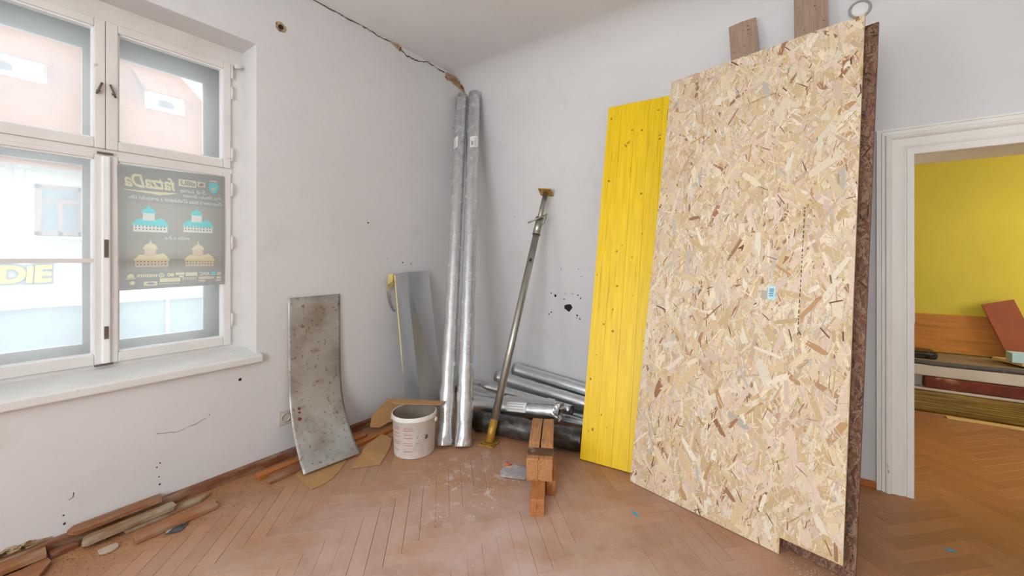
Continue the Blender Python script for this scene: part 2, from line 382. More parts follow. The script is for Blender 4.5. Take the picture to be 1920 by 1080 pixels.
# ------------------------------------------------------------------ room shell
def wall_holes(name, M, x0, x1, z0, z1, t, holes, m):
    """wall in local (x, z), front at local depth 0, back at -t, rectangular holes with reveals"""
    xs = sorted({x0, x1, *[h[0] for h in holes], *[h[1] for h in holes]}); zs = sorted({z0, z1, *[h[2] for h in holes], *[h[3] for h in holes]})
    inside = lambda x, z: any(h[0] < x < h[1] and h[2] < z < h[3] for h in holes)
    bm = bmesh.new(); V = {}
    def v(x, z, d):
        k = (x, z, d)
        if k not in V: V[k] = bm.verts.new((x, z, d))
        return V[k]
    solid = lambda i, j: 0 <= i < len(xs)-1 and 0 <= j < len(zs)-1 and not inside((xs[i]+xs[i+1])/2, (zs[j]+zs[j+1])/2)
    for i in range(len(xs)-1):
        for j in range(len(zs)-1):
            if not solid(i, j): continue
            a, b, c, d = xs[i], xs[i+1], zs[j], zs[j+1]
            bm.faces.new((v(a, c, 0), v(b, c, 0), v(b, d, 0), v(a, d, 0)))
            bm.faces.new((v(a, c, -t), v(a, d, -t), v(b, d, -t), v(b, c, -t)))
            for (ii, jj, p, q) in ((i-1, j, (a, c), (a, d)), (i+1, j, (b, c), (b, d)), (i, j-1, (a, c), (b, c)), (i, j+1, (a, d), (b, d))):
                if not solid(ii, jj): bm.faces.new((v(*p, 0), v(*q, 0), v(*q, -t), v(*p, -t)))
    return struct(link_bm(name, bm, m, M=M))
WZ0, WZ1, WY0, WY1 = .755, 2.82, -3.44, -2.088
wall_left = wall_holes('wall_left', M_LEFT, -6.0, 2.9, -.2, 3.5, .46, [(WY0, WY1, WZ0, WZ1), (-5.6, -4.25, .80, 2.82)], plaster)
wall_back = wall_holes('wall_back', M_BACK, 0, 5.2, -.2, 3.5, .34, [(3.479, 4.468, -.02, 2.008)], plaster)
wall_right = struct(box('wall_right', (5.2, -6.0, -.2), (5.4, .34, 3.5), plaster))
wall_front = wall_holes('wall_front', Matrix.Translation((0, -6.0, 0)) @ Matrix(((-1, 0, 0, 0), (0, 0, 1, 0), (0, 1, 0, 0), (0, 0, 0, 1))), -5.2, .46, -.2, 3.5, .3, [(-3.65, -1.55, .8, 2.8)], plaster)
wall_side = struct(box('wall_side_room_back', (1.3, 2.62, -.2), (6.8, 2.9, 3.5), yellow_wall))
struct(box('wall_side_room_left', (1.1, .34, -.2), (1.3, 2.9, 3.5), yellow_wall))
wall_holes('wall_side_room_right', Matrix.Translation((6.5, 0, 0)) @ Matrix(((0, 0, -1, 0), (1, 0, 0, 0), (0, 1, 0, 0), (0, 0, 0, 1))), .0, 2.9, -.2, 3.5, .3, [(.7, 2.0, .9, 2.6)], yellow_wall)
struct(box('wall_side_room_front', (5.4, .0, -.2), (6.5, .34, 3.5), yellow_wall))
struct(box('wall_side_room_lining', (1.3, .335, -.2), (3.46, .345, 3.4), yellow_wall))
# ceiling with a soft cove along the back wall
CZ = 3.32
prof = [(-6.2, CZ), (-.6, CZ)]+[(-.30+.302*math.sin(t*math.pi/56), CZ-.30+.30*math.cos(t*math.pi/56)) for t in range(29)]+[(.02, CZ-.34), (.02, CZ+.2), (-6.2, CZ+.2)]
V = [(x, y, z) for x in (-.02, 5.22) for y, z in prof]; n = len(prof)
ceiling = struct(mesh_obj('ceiling', V, [(i, (i+1) % n, n+(i+1) % n, n+i) for i in range(n)], plaster))
for p in ceiling.data.polygons: p.use_smooth = len(p.vertices) == 4 and p.normal.z < -.05
struct(box('ceiling_side_room', (1.1, .3, CZ), (6.8, 2.9, CZ+.2), ceil_m))

# floor: sub-floor plus herringbone strips
floor = struct(box('floor', (-.02, -6.2, -.2), (6.8, 2.9, -.013), gap_m))
SL, SW = .456, .076
CAMP = Vector((2.92, -3.27, 1.4)); FV = Vector((-math.sin(HEAD), math.cos(HEAD), 0)); RV = Vector((math.cos(HEAD), math.sin(HEAD), 0))
def in_frame(x, y):
    d = Vector((x, y, 0))-CAMP; D = d.dot(FV)
    if D < .5: return None
    px, py = 960+748*d.dot(RV)/D, 483+748*1.4/D
    return D if -40 < px < 1960 and py < 1125 else None
strips = []
k = 6; rot = R(45); cr, sr = math.cos(rot), math.sin(rot)
for i in range(-110, 111):
    for j in range(-16, 17):
        ox, oy = i+k*j, i-k*j
        for (cx_, cy_, ang) in ((ox+k/2, oy+.5, 0), (ox+k+.5, oy+1-k/2, 90)):
            x, y = cx_*SW, cy_*SW
            wx, wy = x*cr-y*sr+1.4, x*sr+y*cr-1.6
            if -.2 < wx < 5.3 and -5.95 < wy <= .30 or 1.4 < wx < 6.4 and .30 < wy < 2.6: strips.append((wx, wy, rot+R(ang)))
def hidden_under(x, y):      # behind the boards that lean on the back wall
    return y > -.81-.256*(x-2.08)+.1 and 1.75 < x < 3.2 and y < .3 or (y > .3 and x < 3.55) or (0 < y < .34 and x < 3.4)
vis = []
rest = []
for s in strips:
    D = in_frame(s[0], s[1])
    if D is not None and not hidden_under(s[0], s[1]) and not (s[1] > .34 and s[0] < 3.5): vis.append((D, s))
    else: rest.append(s)
vis.sort(key=lambda q: q[0])
rest += [s for _, s in vis[300:]]; vis = [s for _, s in vis[:300]]
def strip_mesh(L_, W_, g):
    hx, hy, c = L_/2-g, W_/2-g, .0007
    v = [(-hx, -hy, -.014), (hx, -hy, -.014), (hx, hy, -.014), (-hx, hy, -.014), (-hx, -hy, -c), (hx, -hy, -c), (hx, hy, -c), (-hx, hy, -c),
         (-hx+c, -hy+c, 0), (hx-c, -hy+c, 0), (hx-c, hy-c, 0), (-hx+c, hy-c, 0)]
    f = [(8, 9, 10, 11)]+[(a, (a+1) % 4, 4+(a+1) % 4, 4+a) for a in range(4)]+[(4+a, 4+(a+1) % 4, 8+(a+1) % 4, 8+a) for a in range(4)]
    return v, f
variants = []
for g in (.0002, .0003, .0004, .0009):
    v, f = strip_mesh(SL, SW, g); me = bpy.data.meshes.new('parquet_strip'); me.from_pydata(v, [], f); me.materials.append(par_obj); variants.append(me)
for x, y, a in vis:
    o = bpy.data.objects.new('parquet_strip', random.choice(variants)); COL.objects.link(o); o.parent = floor
    o.location = (x, y, random.uniform(-.0005, .0)); o.rotation_euler = (random.uniform(-.002, .002), 0, a)
V, Fc, tint, uvs = [], [], [], []
v0, f0 = strip_mesh(SL, SW, .0005)
base = lin((172, 124, 84))
for x, y, a in rest:
    b0 = len(V); c, s = math.cos(a), math.sin(a); dz = random.uniform(-.0012, 0)
    V += [(p[0]*c-p[1]*s+x, p[0]*s+p[1]*c+y, p[2]+dz) for p in v0]; Fc += [tuple(b0+q for q in f) for f in f0]
    t = random.uniform(.9, 1.08); tint += [(base[0]*t, base[1]*t*random.uniform(.93, 1), base[2]*t*.95, 1)]*len(v0)
    ou, ov = random.uniform(0, 40), random.uniform(0, 40); uvs += [(p[0]+ou, p[1]+ov) for p in v0]
def stuff_mesh(name, V, Fc, tint, uvs, m, parent):
    me = bpy.data.meshes.new(name); me.from_pydata(V, [], Fc); me.materials.append(m)
    ca = me.color_attributes.new('tint', 'FLOAT_COLOR', 'POINT')
    for i, c in enumerate(tint): ca.data[i].color = c
    ul = me.uv_layers.new(name='UVMap')
    for lp in me.loops: ul.data[lp.index].uv = uvs[lp.vertex_index]
    o = bpy.data.objects.new(name, me); COL.objects.link(o); o.parent = parent; o['kind'] = 'stuff'; return o
stuff_mesh('parquet_field', V, Fc, tint, uvs, par_stuff, floor)

# ------------------------------------------------------------------ street window
def rail(name, parts, m, parent, bev=.004): return boxes(name, parts, m, parent, bev)
win = thing('window_1', 'white painted double casement window with four panes above the sill', 'window'); struct(win)
FX0, FX1 = -.275, -.215           # frame depth
YC = -2.767; YR, YL = -2.09, -3.44
ZB, ZT, ZM = .79, 2.80, 1.985
rail('window_frame', [((FX0, YR-.075, .75), (FX1, YR+.02, ZT+.03)), ((FX0, YL-.02, .75), (FX1, YL+.075, ZT+.03)),
                      ((FX0, YL+.073, ZT-.085), (FX1-.001, YR-.073, ZT+.03)), ((FX0, YL+.073, .75), (FX1-.001, YR-.073, ZB+.022))], wframe, win)
rail('window_transom', [((FX0, YL+.06, ZM-.018), (FX1+.006, YR-.06, ZM+.018))], wframe, win)
def sash(y0, y1, z0, z1, gy0, gy1, gz0, gz1, muntin=None):
    x0, x1 = FX0+.006, FX1+.016
    s = rail('sash', [((x0, y0, z0), (x1, gy0, z1)), ((x0, gy1, z0), (x1, y1, z1)), ((x0, gy0, z0), (x1, gy1, gz0)), ((x0, gy0, gz1), (x1, gy1, z1))], wframe, win, .005)
    bead = .008
    rail('glazing_bead', [((x0+.012, gy0-.001, gz0), (x1-.012, gy0+bead, gz1)), ((x0+.012, gy1-bead, gz0), (x1-.012, gy1+.001, gz1)),
                          ((x0+.012, gy0, gz0-.001), (x1-.012, gy1, gz0+bead)), ((x0+.012, gy0, gz1-bead), (x1-.012, gy1, gz1+.001))], wframe_out, s, .002)
    if muntin: rail('muntin', [((x0+.008, gy0, muntin-.011), (x1-.008, gy1, muntin+.011))], wframe, s, .003)
    segs = [(gz0, gz1)] if not muntin else [(gz0, muntin), (muntin, gz1)]
    for a, b in segs:
        box('pane', (-.252, gy0, a), (-.249, gy1, b), glass_in, s)
    return s
GB, GT = .866, 1.945
sash(YC+.001, -2.165, 2.003, 2.712, -2.717, -2.207, 2.056, 2.668)
sash(-3.365, YC-.001, 2.003, 2.712, -3.327, -2.812, 2.056, 2.668)
sash(YC+.001, -2.165, .812, 1.967, -2.717, -2.207, GB, GT, 1.384)
sash(-3.365, YC-.001, .812, 1.967, -3.327, -2.812, GB, GT, 1.384)
rail('cover_strip', [((FX1+.010, YC-.017, .815), (FX1+.03, YC+.016, 1.962))], wframe_out, win, .006)
for z in (2.66, 2.52, 2.10, 1.86, 1.50, .98):
    tube('hinge', [(FX1+.016, -2.158, z-.045), (FX1+.016, -2.158, z+.045)], .007, wframe, win, 10)
for z, h in ((1.45, .05), (.985, .035)):
    e = boxes('espagnolette_plate', [((FX1+.03, YC-.009, z-h), (FX1+.034, YC+.009, z+h))], iron, win, .002)
    tube('latch_knob', [(FX1+.033, YC, z-.012), (FX1+.045, YC, z-.012)], .006, iron, e, 10)
for y, dy in ((-2.797, -.016), (-2.737, .016)):
    l = tube('turn_latch', [(FX1+.018, y, 2.315), (FX1+.028, y, 2.315)], .008, iron, win, 10)
    tube('latch_arm', [(FX1+.028, y-dy*.9, 2.362), (FX1+.028, y+dy*.5, 2.295)], .005, iron, l, 8)
boxes('catch', [((FX1+.012, YC-.035, 1.972), (FX1+.024, YC+.03, 1.983)), ((FX1+.012, YC-.045, .802), (FX1+.022, YC+.03, .812))], iron, win, .002)
tube('peg', [(-.20, -2.135, 2.70), (-.16, -2.135, 2.70)], .013, wframe, win, 10)
# outer casements of the box window
OX0, OX1 = -.44, -.39
outer = rail('outer_frame', [((OX0, -2.255, .76), (OX1, -2.07, 2.85)), ((OX0, -3.46, .76), (OX1, -3.28, 2.85)), ((OX0, -3.282, 2.605), (OX1-.001, -2.253, 2.85)),
                     ((OX0, -3.282, .76), (OX1-.001, -2.253, .905)), ((OX0, YC-.062, .903), (OX1-.002, YC+.062, 2.607)),
                     ((OX0, -3.282, 1.93), (OX1-.003, -2.253, 2.045)), ((OX0+.01, -3.282, 1.375), (OX1-.01, -2.253, 1.393))], wframe_out, win, .004)
for a, b in ((-3.28, YC-.06), (YC+.06, -2.255)):
    for c, d in ((.905, 1.93), (2.045, 2.605)): box('outer_pane', (-.417, a, c), (-.414, b, d), glass_out, win)
rail('box_lining', [((OX1, -2.10, .75), (FX0, -2.07, 2.84)), ((OX1, -3.46, .75), (FX0, -3.43, 2.84)), ((OX1, -3.46, 2.80), (FX0, -2.08, 2.85)), ((OX1, -3.46, .73), (FX0, -2.08, .785))], wframe_out, win, 0)
sill = struct(prism('trim_1', [(-.22, .715), (.03, .705), (.036, .712), (.036, .748), (.028, .757), (-.22, .79)], -3.47, -2.062, sill_m,
                    M=Matrix(((1, 0, 0, 0), (0, 0, 1, 0), (0, 1, 0, 0), (0, 0, 0, 1))), bev=.003))
# second street window, and a rear window added for fill light, kept plain
w2 = struct(rail('window_2', [((-.28, -5.6, .8), (-.22, -5.53, 2.82)), ((-.28, -4.32, .8), (-.22, -4.25, 2.82)), ((-.28, -5.53, 2.75), (-.22, -4.32, 2.82)), ((-.28, -5.53, .8), (-.22, -4.32, .87)), ((-.28, -4.955, .87), (-.22, -4.895, 2.75))], wframe, None))
w3 = struct(rail('added_rear_window', [((1.55, -6.1, .8), (1.62, -6.04, 2.8)), ((3.58, -6.1, .8), (3.65, -6.04, 2.8)), ((1.62, -6.1, 2.73), (3.58, -6.04, 2.8)), ((1.62, -6.1, .8), (3.58, -6.04, .87)), ((2.56, -6.1, .87), (2.64, -6.04, 2.73))], wframe, None))

# ------------------------------------------------------------------ door casing
def casing(name, prof, path, m):
    """prof: list of (across, out); path: mitred corners (x, z) along the opening edge, across grows away from the opening"""
    V = []; Fc = []; n = len(prof)
    (xl, zb), (_, zt), (xr, _), _ = path
    for k in range(4):
        for a, o in prof:
            V.append(((xl-a, -o, zb), (xl-a, -o, zt+a), (xr+a, -o, zt+a), (xr+a, -o, zb))[k])
    for k in range(3):
        for i in range(n-1): Fc.append((k*n+i, k*n+i+1, (k+1)*n+i+1, (k+1)*n+i))
    return mesh_obj(name, V, Fc, m)
prof = [(0, -.34), (0, .030), (.004, .034), (.030, .034), (.034, .028), (.038, .028), (.046, .034), (.056, .037), (.095, .037), (.103, .046), (.112, .051), (.122, .049), (.128, .040), (.140, .040), (.143, .03), (.149, .03), (.152, .036), (.163, .036), (.166, 0)]
dc = struct(casing('door_1', prof, [(3.487, .0), (3.487, 2.0), (4.46, 2.0), (4.46, 0)], door_m))
plate = box('strike_plate', (3.47, -.0355, 1.02), (3.488, -.034, 1.17), wframe, dc)

# baseboards
bb = struct(boxes('baseboard_left', [((.0, -3.9, 0), (.045, -.05, .05))], base_wood, None, .004))
struct(boxes('baseboard_back', [((3.18, -.022, 0), (3.325, 0, .035))], orange_wood, None, .003))

# cracks, spalls and holes in the plaster (parts of the walls)
def ribbon(name, pts, w, m, parent, out=.0015, jit=.006):
    rnd = random.Random(len(pts)); P = []
    for a, b in zip(pts, pts[1:]):
        for t in range(4): P.append((a[0]+(b[0]-a[0])*t/4+rnd.uniform(-jit, jit), a[1]+(b[1]-a[1])*t/4+rnd.uniform(-jit, jit)))
    P.append(pts[-1])
    V = []; Fc = []
    for i, p in enumerate(P):
        ww = w*rnd.uniform(.4, 1.3); q = P[min(i+1, len(P)-1)]; r = P[max(i-1, 0)]; d = Vector((q[0]-r[0], q[1]-r[1])).normalized()
        V += [(p[0]-d.y*ww, p[1]+d.x*ww, out), (p[0]+d.y*ww, p[1]-d.x*ww, out)]
    for i in range(len(P)-1): Fc.append((2*i, 2*i+1, 2*i+3, 2*i+2))
    return mesh_obj(name, V, Fc, m, parent)
def spall(name, poly, m, parent, depth=.012, out=.003):
    """rough broken patch: ragged outline, lumpy inside"""
    rnd = random.Random(5); cx_ = sum(p[0] for p in poly)/len(poly); cy_ = sum(p[1] for p in poly)/len(poly)
    ring = []
    for a, b in zip(poly, poly[1:]+poly[:1]):
        for t in range(3): ring.append((a[0]+(b[0]-a[0])*t/3+rnd.uniform(-.006, .006), a[1]+(b[1]-a[1])*t/3+rnd.uniform(-.006, .006)))
    V = []; Fc = []; n = len(ring); K = 4
    for j in range(K):
        s = 1-j/K
        for p in ring: V.append((cx_+(p[0]-cx_)*s, cy_+(p[1]-cy_)*s, out+(0 if j == 0 else rnd.uniform(.0, depth))))
    V.append((cx_, cy_, out+depth*.5))
    for j in range(K-1):
        for i in range(n): Fc.append((j*n+i, j*n+(i+1) % n, (j+1)*n+(i+1) % n, (j+1)*n+i))
    for i in range(n): Fc.append(((K-1)*n+i, (K-1)*n+(i+1) % n, K*n))
    return mesh_obj(name, V, Fc, m, parent)
crack = [(-1.611, 3.318), (-1.494, 3.312), (-1.402, 3.313), (-1.272, 3.318), (-1.204, 3.312), (-1.097, 3.304), (-1.022, 3.312), (-.935, 3.31), (-.886, 3.288), (-.835, 3.262), (-.761, 3.266), (-.718, 3.262), (-.584, 3.302), (-.491, 3.300), (-.343, 3.292)]
ribbon('plaster_crack', [(-2.4, 3.315)]+crack, .006, crack_m, wall_left)
spall('broken_plaster', [(-.343, 3.245), (-.325, 3.300), (-.226, 3.317), (-.145, 3.312), (-.076, 3.317), (-.004, 3.318), (-.003, 3.150), (-.05, 3.165), (-.10, 3.200), (-.186, 3.216), (-.25, 3.232), (-.305, 3.232)], spall_m, wall_left, .02)
spall('broken_plaster', [(-3.20, .040), (-3.19, .072), (-3.12, .084), (-3.05, .074), (-2.98, .062), (-2.97, .040)], spall_m, wall_left, .012)
spall('broken_plaster', [(.003, 3.12), (.06, 3.13), (.075, 3.19), (.06, 3.22), (.004, 3.23)], spall_m, wall_back, .012)
spall('broken_plaster', [(-1.022, 3.306), (-.965, 3.318), (-.896, 3.316), (-.881, 3.290), (-.916, 3.272), (-.965, 3.285)], spall_m, wall_left, .008)
ribbon('plaster_crack', [(-.012, 3.2), (-.016, 3.0), (-.01, 2.7), (-.014, 2.3)], .004, crack_m, wall_left)
ribbon('plaster_crack', [(-2.596, .416), (-2.516, .391), (-2.433, .402), (-2.367, .424)], .0012, crack_m, wall_left, jit=.003)
ribbon('plaster_crack', [(-2.912, .236), (-2.914, .212), (-2.930, .206)], .0012, hole_m, wall_left, jit=.001)
def flat(name, pts, m, parent, out=.0012):
    return mesh_obj(name, [(x, y, out) for x, y in pts], [tuple(range(len(pts)))], m, parent)
for x, z, r in [(1.159, 1.296, 3), (1.334, 1.297, 3), (1.376, 1.297, 2), (1.364, 1.229, 3), (1.053, 1.066, 5), (1.099, 1.046, 9), (1.192, 1.018, 4), (1.13, 1.07, 2), (1.204, 1.07, 3), (1.277, 1.071, 3), (1.329, 1.062, 5), (1.355, 1.037, 5), (1.233, .945, 25), (1.056, .889, 5), (1.032, .867, 5), (1.322, .88, 6), (1.349, .851, 5), (1.317, .858, 3), (.64, 1.806, 3), (.163, .971, 3)]:
    flat('nail_hole', disc_pts(x, z, r*.00145), hole_m, wall_back)
for y, z, r in [(-1.238, 1.691, .008), (-2.184, .612, .010), (-.875, 1.356, .007), (-.213, 2.759, .007), (-.181, 2.745, .009), (-2.596, .224, .004), (-2.587, .166, .004), (-2.584, .123, .005), (-2.943, .096, .006), (-2.946, .139, .004), (-2.582, .242, .004), (-1.05, 1.39, .004), (-2.35, .44, .003)]:
    flat('nail_hole', disc_pts(y, z, r), hole_m, wall_left)
ribbon('wire_hook', [(-.776, 1.362), (-.772, 1.345), (-.782, 1.335), (-.786, 1.35)], .0022, hole_m, wall_left, jit=.001)
flat('wire_hole_rim', disc_pts(-1.934, 3.005, .036, 14, .12), spall_m, wall_left)
flat('wire_hole', disc_pts(-1.934, 3.003, .018, 10, .3), hole_m, wall_left, .0022)
# round junction box cover above the boards
jb = thing('junction_box', 'round white junction box lid with grey rim on wall above the chipboard', 'junction box', (3.25, 0, 2.94))
Mj = Matrix.Rotation(R(90), 4, 'X')
lathe('rim', [(.040, 0), (.054, 0), (.056, .006), (.052, .012), (.044, .012), (.042, .006)], grey_tape, jb, 40, Mj)
lathe('lid', [(0, .010), (.038, .010), (.043, .004)], paper, jb, 40, Mj)

# wall socket behind the rusty sheet
sk = thing('wall_socket', 'round grey wall socket low on the wall beside rusty sheet', 'socket', (0, -1.905, .28))
box('face_plate', (0, -.045, -.05), (.008, .045, .05), socket_m, sk, .004)
lathe('socket_ring', [(.030, .008), (.032, .014), (.026, .014), (.024, .006), (0, .006)], socket_m, sk, 28, M_LEFT)
for d in (-.009, .009): lathe('contact_hole', [(0, .0075), (.004, .0075)], hole_m, sk, 10, M_LEFT @ Matrix.Translation((d, 0, 0)))

# ------------------------------------------------------------------ OSB sheets
def strands(name, W_, H_, palette, n_big, n_small, m, parent, seed, keepout=None, zt=.0009, k=1.):
    rnd = random.Random(seed); V = []; Fc = []; tint = []; uvs = []
    def flake(L_, w, dark=None):
        L_ *= k; w *= k
        cx_, cy_ = rnd.uniform(0, W_), rnd.uniform(0, H_)
        a = R(90)+rnd.gauss(0, .62); ca, sa = math.cos(a), math.sin(a)
        k1, k2 = rnd.uniform(-.3, .3), rnd.uniform(-.3, .3)
        P = [(-L_/2, -w/2*rnd.uniform(.5, 1)), (-L_/2+k1*w, 0), (-L_/2+rnd.uniform(0, .5)*w, w/2*rnd.uniform(.6, 1)), (0, w/2*rnd.uniform(.8, 1.1)),
             (L_/2-rnd.uniform(0, .5)*w, w/2*rnd.uniform(.5, 1)), (L_/2+k2*w, 0), (L_/2, -w/2*rnd.uniform(.4, .9)), (0, -w/2*rnd.uniform(.8, 1.1))]
        q = [(cx_+x*ca-y*sa, cy_+x*sa+y*ca) for x, y in P]
        q = [(min(max(x, .0004), W_-.0004), min(max(y, .0004), H_-.0004)) for x, y in q]
        if keepout and any(keepout(x, y) for x, y in q): return
        b0 = len(V); z0 = rnd.uniform(.0001, zt); sx, sy = rnd.gauss(0, .0022), rnd.gauss(0, .0022)
        for (x, y) in q: V.append((x, y, max(.00008, z0+(x-cx_)*sx+(y-cy_)*sy)))
        Fc.append(tuple(range(b0, b0+8)))
        c = dark or rnd.choice(palette); t = rnd.uniform(.80, .96); c = lin(c)
        tint.extend([(c[0]*t, c[1]*t, c[2]*t, 1)]*8)
        ou, ov = rnd.uniform(0, 90), rnd.uniform(0, 90); uvs.extend([(x*8+ou, y*8+ov) for x, y in P])
    for _ in range(n_big//9): flake(rnd.uniform(.09, .21), rnd.uniform(.024, .05))
    for _ in range(n_small): flake(rnd.uniform(.018, .07), rnd.uniform(.0015, .008))
    for _ in range(n_big): flake(rnd.uniform(.045, .15), min(.04, max(.004, rnd.gauss(.015, .010))))
    for _ in range(n_big//3): flake(rnd.uniform(.03, .09), rnd.uniform(.001, .003))
    return stuff_mesh(name, V, Fc, tint, uvs, m, parent)
PAL = [(230, 206, 184)]*3+[(232, 210, 172)]*5+[(238, 221, 190)]*5+[(222, 195, 152)]*5+[(214, 184, 138)]*3+[(226, 202, 178)]*4+[(208, 178, 150)]*2+[(240, 228, 204)]*3+[(200, 190, 174)]*1+[(196, 154, 106)]*1+[(168, 122, 88)]*1
PAL_D = [(156, 122, 98)]*3+[(128, 92, 70)]*4+[(112, 78, 58)]*4+[(146, 108, 84)]*3+[(92, 62, 46)]*2+[(160, 128, 104)]*2+[(70, 46, 36)]  # the board's own brown, with shade behind the pale sheet in it
OW, OH, OT = 1.037, 2.69, .015
Mo = board_frame((2.08, -.81, 0), -14.38, 11, OT*math.sin(R(11)))
osb = thing('osb_sheet', 'large pale strand board sheet with a notch cut from its foot', 'board', M=Mo)
notch = [(0, 0), (.803, 0), (.803, .073), (OW, .075), (OW, OH-.012), (0, OH)]
prism('panel', notch, -OT, 0, osb_base, osb)
s_ = strands('wood_strands', OW, OH, PAL, 3600, 11000, strand_m, osb, 3, lambda x, y: x > .801 and y < .077)
dk = strands('dark_strands', OW, OH, [(120, 78, 52), (96, 66, 50), (150, 104, 70)], 8, 150, strand_m, osb, 21, lambda x, y: x > .79 and y < .09, .0013)
st = box('barcode_sticker', (.686, 1.198, .0012), (.722, 1.270, .0016), cyan_paper, osb)
for i in range(9):
    y = 1.212+i*.0052; box('bar', (.694, y, .0016), (.714, y+random.uniform(.0015, .0035), .0018), cyan_dark, st)
pr = []
yy = 1.03
while yy < 1.69:
    l = random.uniform(.006, .02); pr.append(((.829-random.uniform(0, .002), yy, .0011), (.8315, yy+l, .00125))); yy += l+random.uniform(.003, .014)
boxes('stamp_print', pr, ink, osb)

DW, DH = 1.0, 2.648
Pd = Vector((2.859, -.941, 0)); ud = Vector((math.cos(R(-15.69)), math.sin(R(-15.69)), 0)); Pd = Pd+ud*(.2845-DW)
Md = board_frame(Pd, -15.69, 11, OT*math.sin(R(11)))
dosb = thing('osb_sheet', 'dark brown strand board sheet standing behind the pale one', 'board', M=Md)
box('panel', (0, 0, -OT), (DW, DH, 0), osb_dark_base, dosb)
# only the strips that stick out beside and below the pale sheet carry loose strands
st2 = strands('wood_strands', .16, DH, PAL_D, 3200, 9000, strand_dark_m, dosb, 8, k=.45); st2.location = (DW-.16, 0, 0)
st3 = strands('wood_strands', .84, .14, PAL_D, 700, 2400, strand_dark_m, dosb, 9, k=.45); st3.location = (0, 0, 0)

# yellow three-ply shuttering panel made of glued lamellae
YW, YH, YT = .50, 2.715, .027
My = board_frame((1.705, -.744, 0), 3.99, 13.6, YT*math.sin(R(13.6)))
yp = thing('shuttering_panel', 'tall narrow yellow shuttering panel leaning on the wall', 'board', M=My)
box('core', (0, 0, -YT), (YW, YH, -.006), yellow_edge, yp)
xs = [0, .112, .222, .330, .432, YW]
for a, b in zip(xs, xs[1:]): box('lamella', (a+.0004, 0, -.006), (b-.0004, YH-.001, random.uniform(-.0004, 0)), yellow_m, yp, .0008)
knot_m = mat('knot', (172, 116, 10), .5, var=.35, scale=60)
rk = random.Random(4)
for _ in range(30):
    x, y, r = rk.uniform(.02, YW-.02), rk.uniform(.05, YH-.1), rk.uniform(.003, .0085)
    mesh_obj('knot', [(x+p[0], y+p[1]*1.15, .0007) for p in disc_pts(0, 0, r, 9, .2, rk)], [tuple(range(9))], knot_m, yp)
for _ in range(16):
    x, y, l = rk.uniform(.02, YW-.02), rk.uniform(.1, YH-.5), rk.uniform(.08, .4)
    mesh_obj('grain_crack', [(x, y, .0006), (x+.0022, y+l*.5, .0006), (x+.003, y+l, .0006), (x-.0003, y+l*.5, .0006)], [(0, 1, 2, 3)], knot_m, yp)
pr = []; yy = 2.50
while yy < 2.60: pr.append(((.466, yy, .0005), (.472, yy+.004, .0007))); yy += random.uniform(.007, .011)
boxes('stamp_print', pr, ink, yp)
for a_ in (2.58, 2.53): box('corner_mark', (.483, a_, .0004), (.493, a_+.022, .0007), ink, yp)

# weathered planks behind the sheets
def lean_plank(label, x0, x1, top, foot_y, slope, dx, nm='plank'):
    P = (0, 0, 0); L_ = top/math.cos(math.atan(slope)); M = board_frame((x0+dx*top, foot_y, 0), 0, math.degrees(math.atan(slope)), .008)
    M = M @ Matrix.Rotation(math.atan(dx), 4, 'Z')
    t = thing(nm, label, 'plank', M=M, group='weathered planks behind the sheets')
    w = x1-x0
    prism('board', [(0, 0), (w, 0), (w+.001, L_*.4), (w-.002, L_), (w*.5, L_+.004), (.002, L_-.003), (.001, L_*.5)], -.028, 0, plank_m, t, bev=.002)
    rnd = random.Random(int(x0*100))
    for _ in range(9):
        x, y = rnd.uniform(.02, w-.02), rnd.uniform(L_-.3, L_-.02)
        mesh_obj('nail_hole', [(x+p[0], y+p[1], .0006) for p in disc_pts(0, 0, rnd.uniform(.0015, .004), 8, .3, rnd)], [tuple(range(8))], hole_m, t)
    return t
lean_plank('short grey weathered plank end rising above the pale strand board', 2.537, 2.708, 3.045, -.60, .178, .075)
lean_plank('tall weathered plank beside the junction box reaching towards ceiling', 2.914, 3.09, 3.085, -.60, .172, .01)

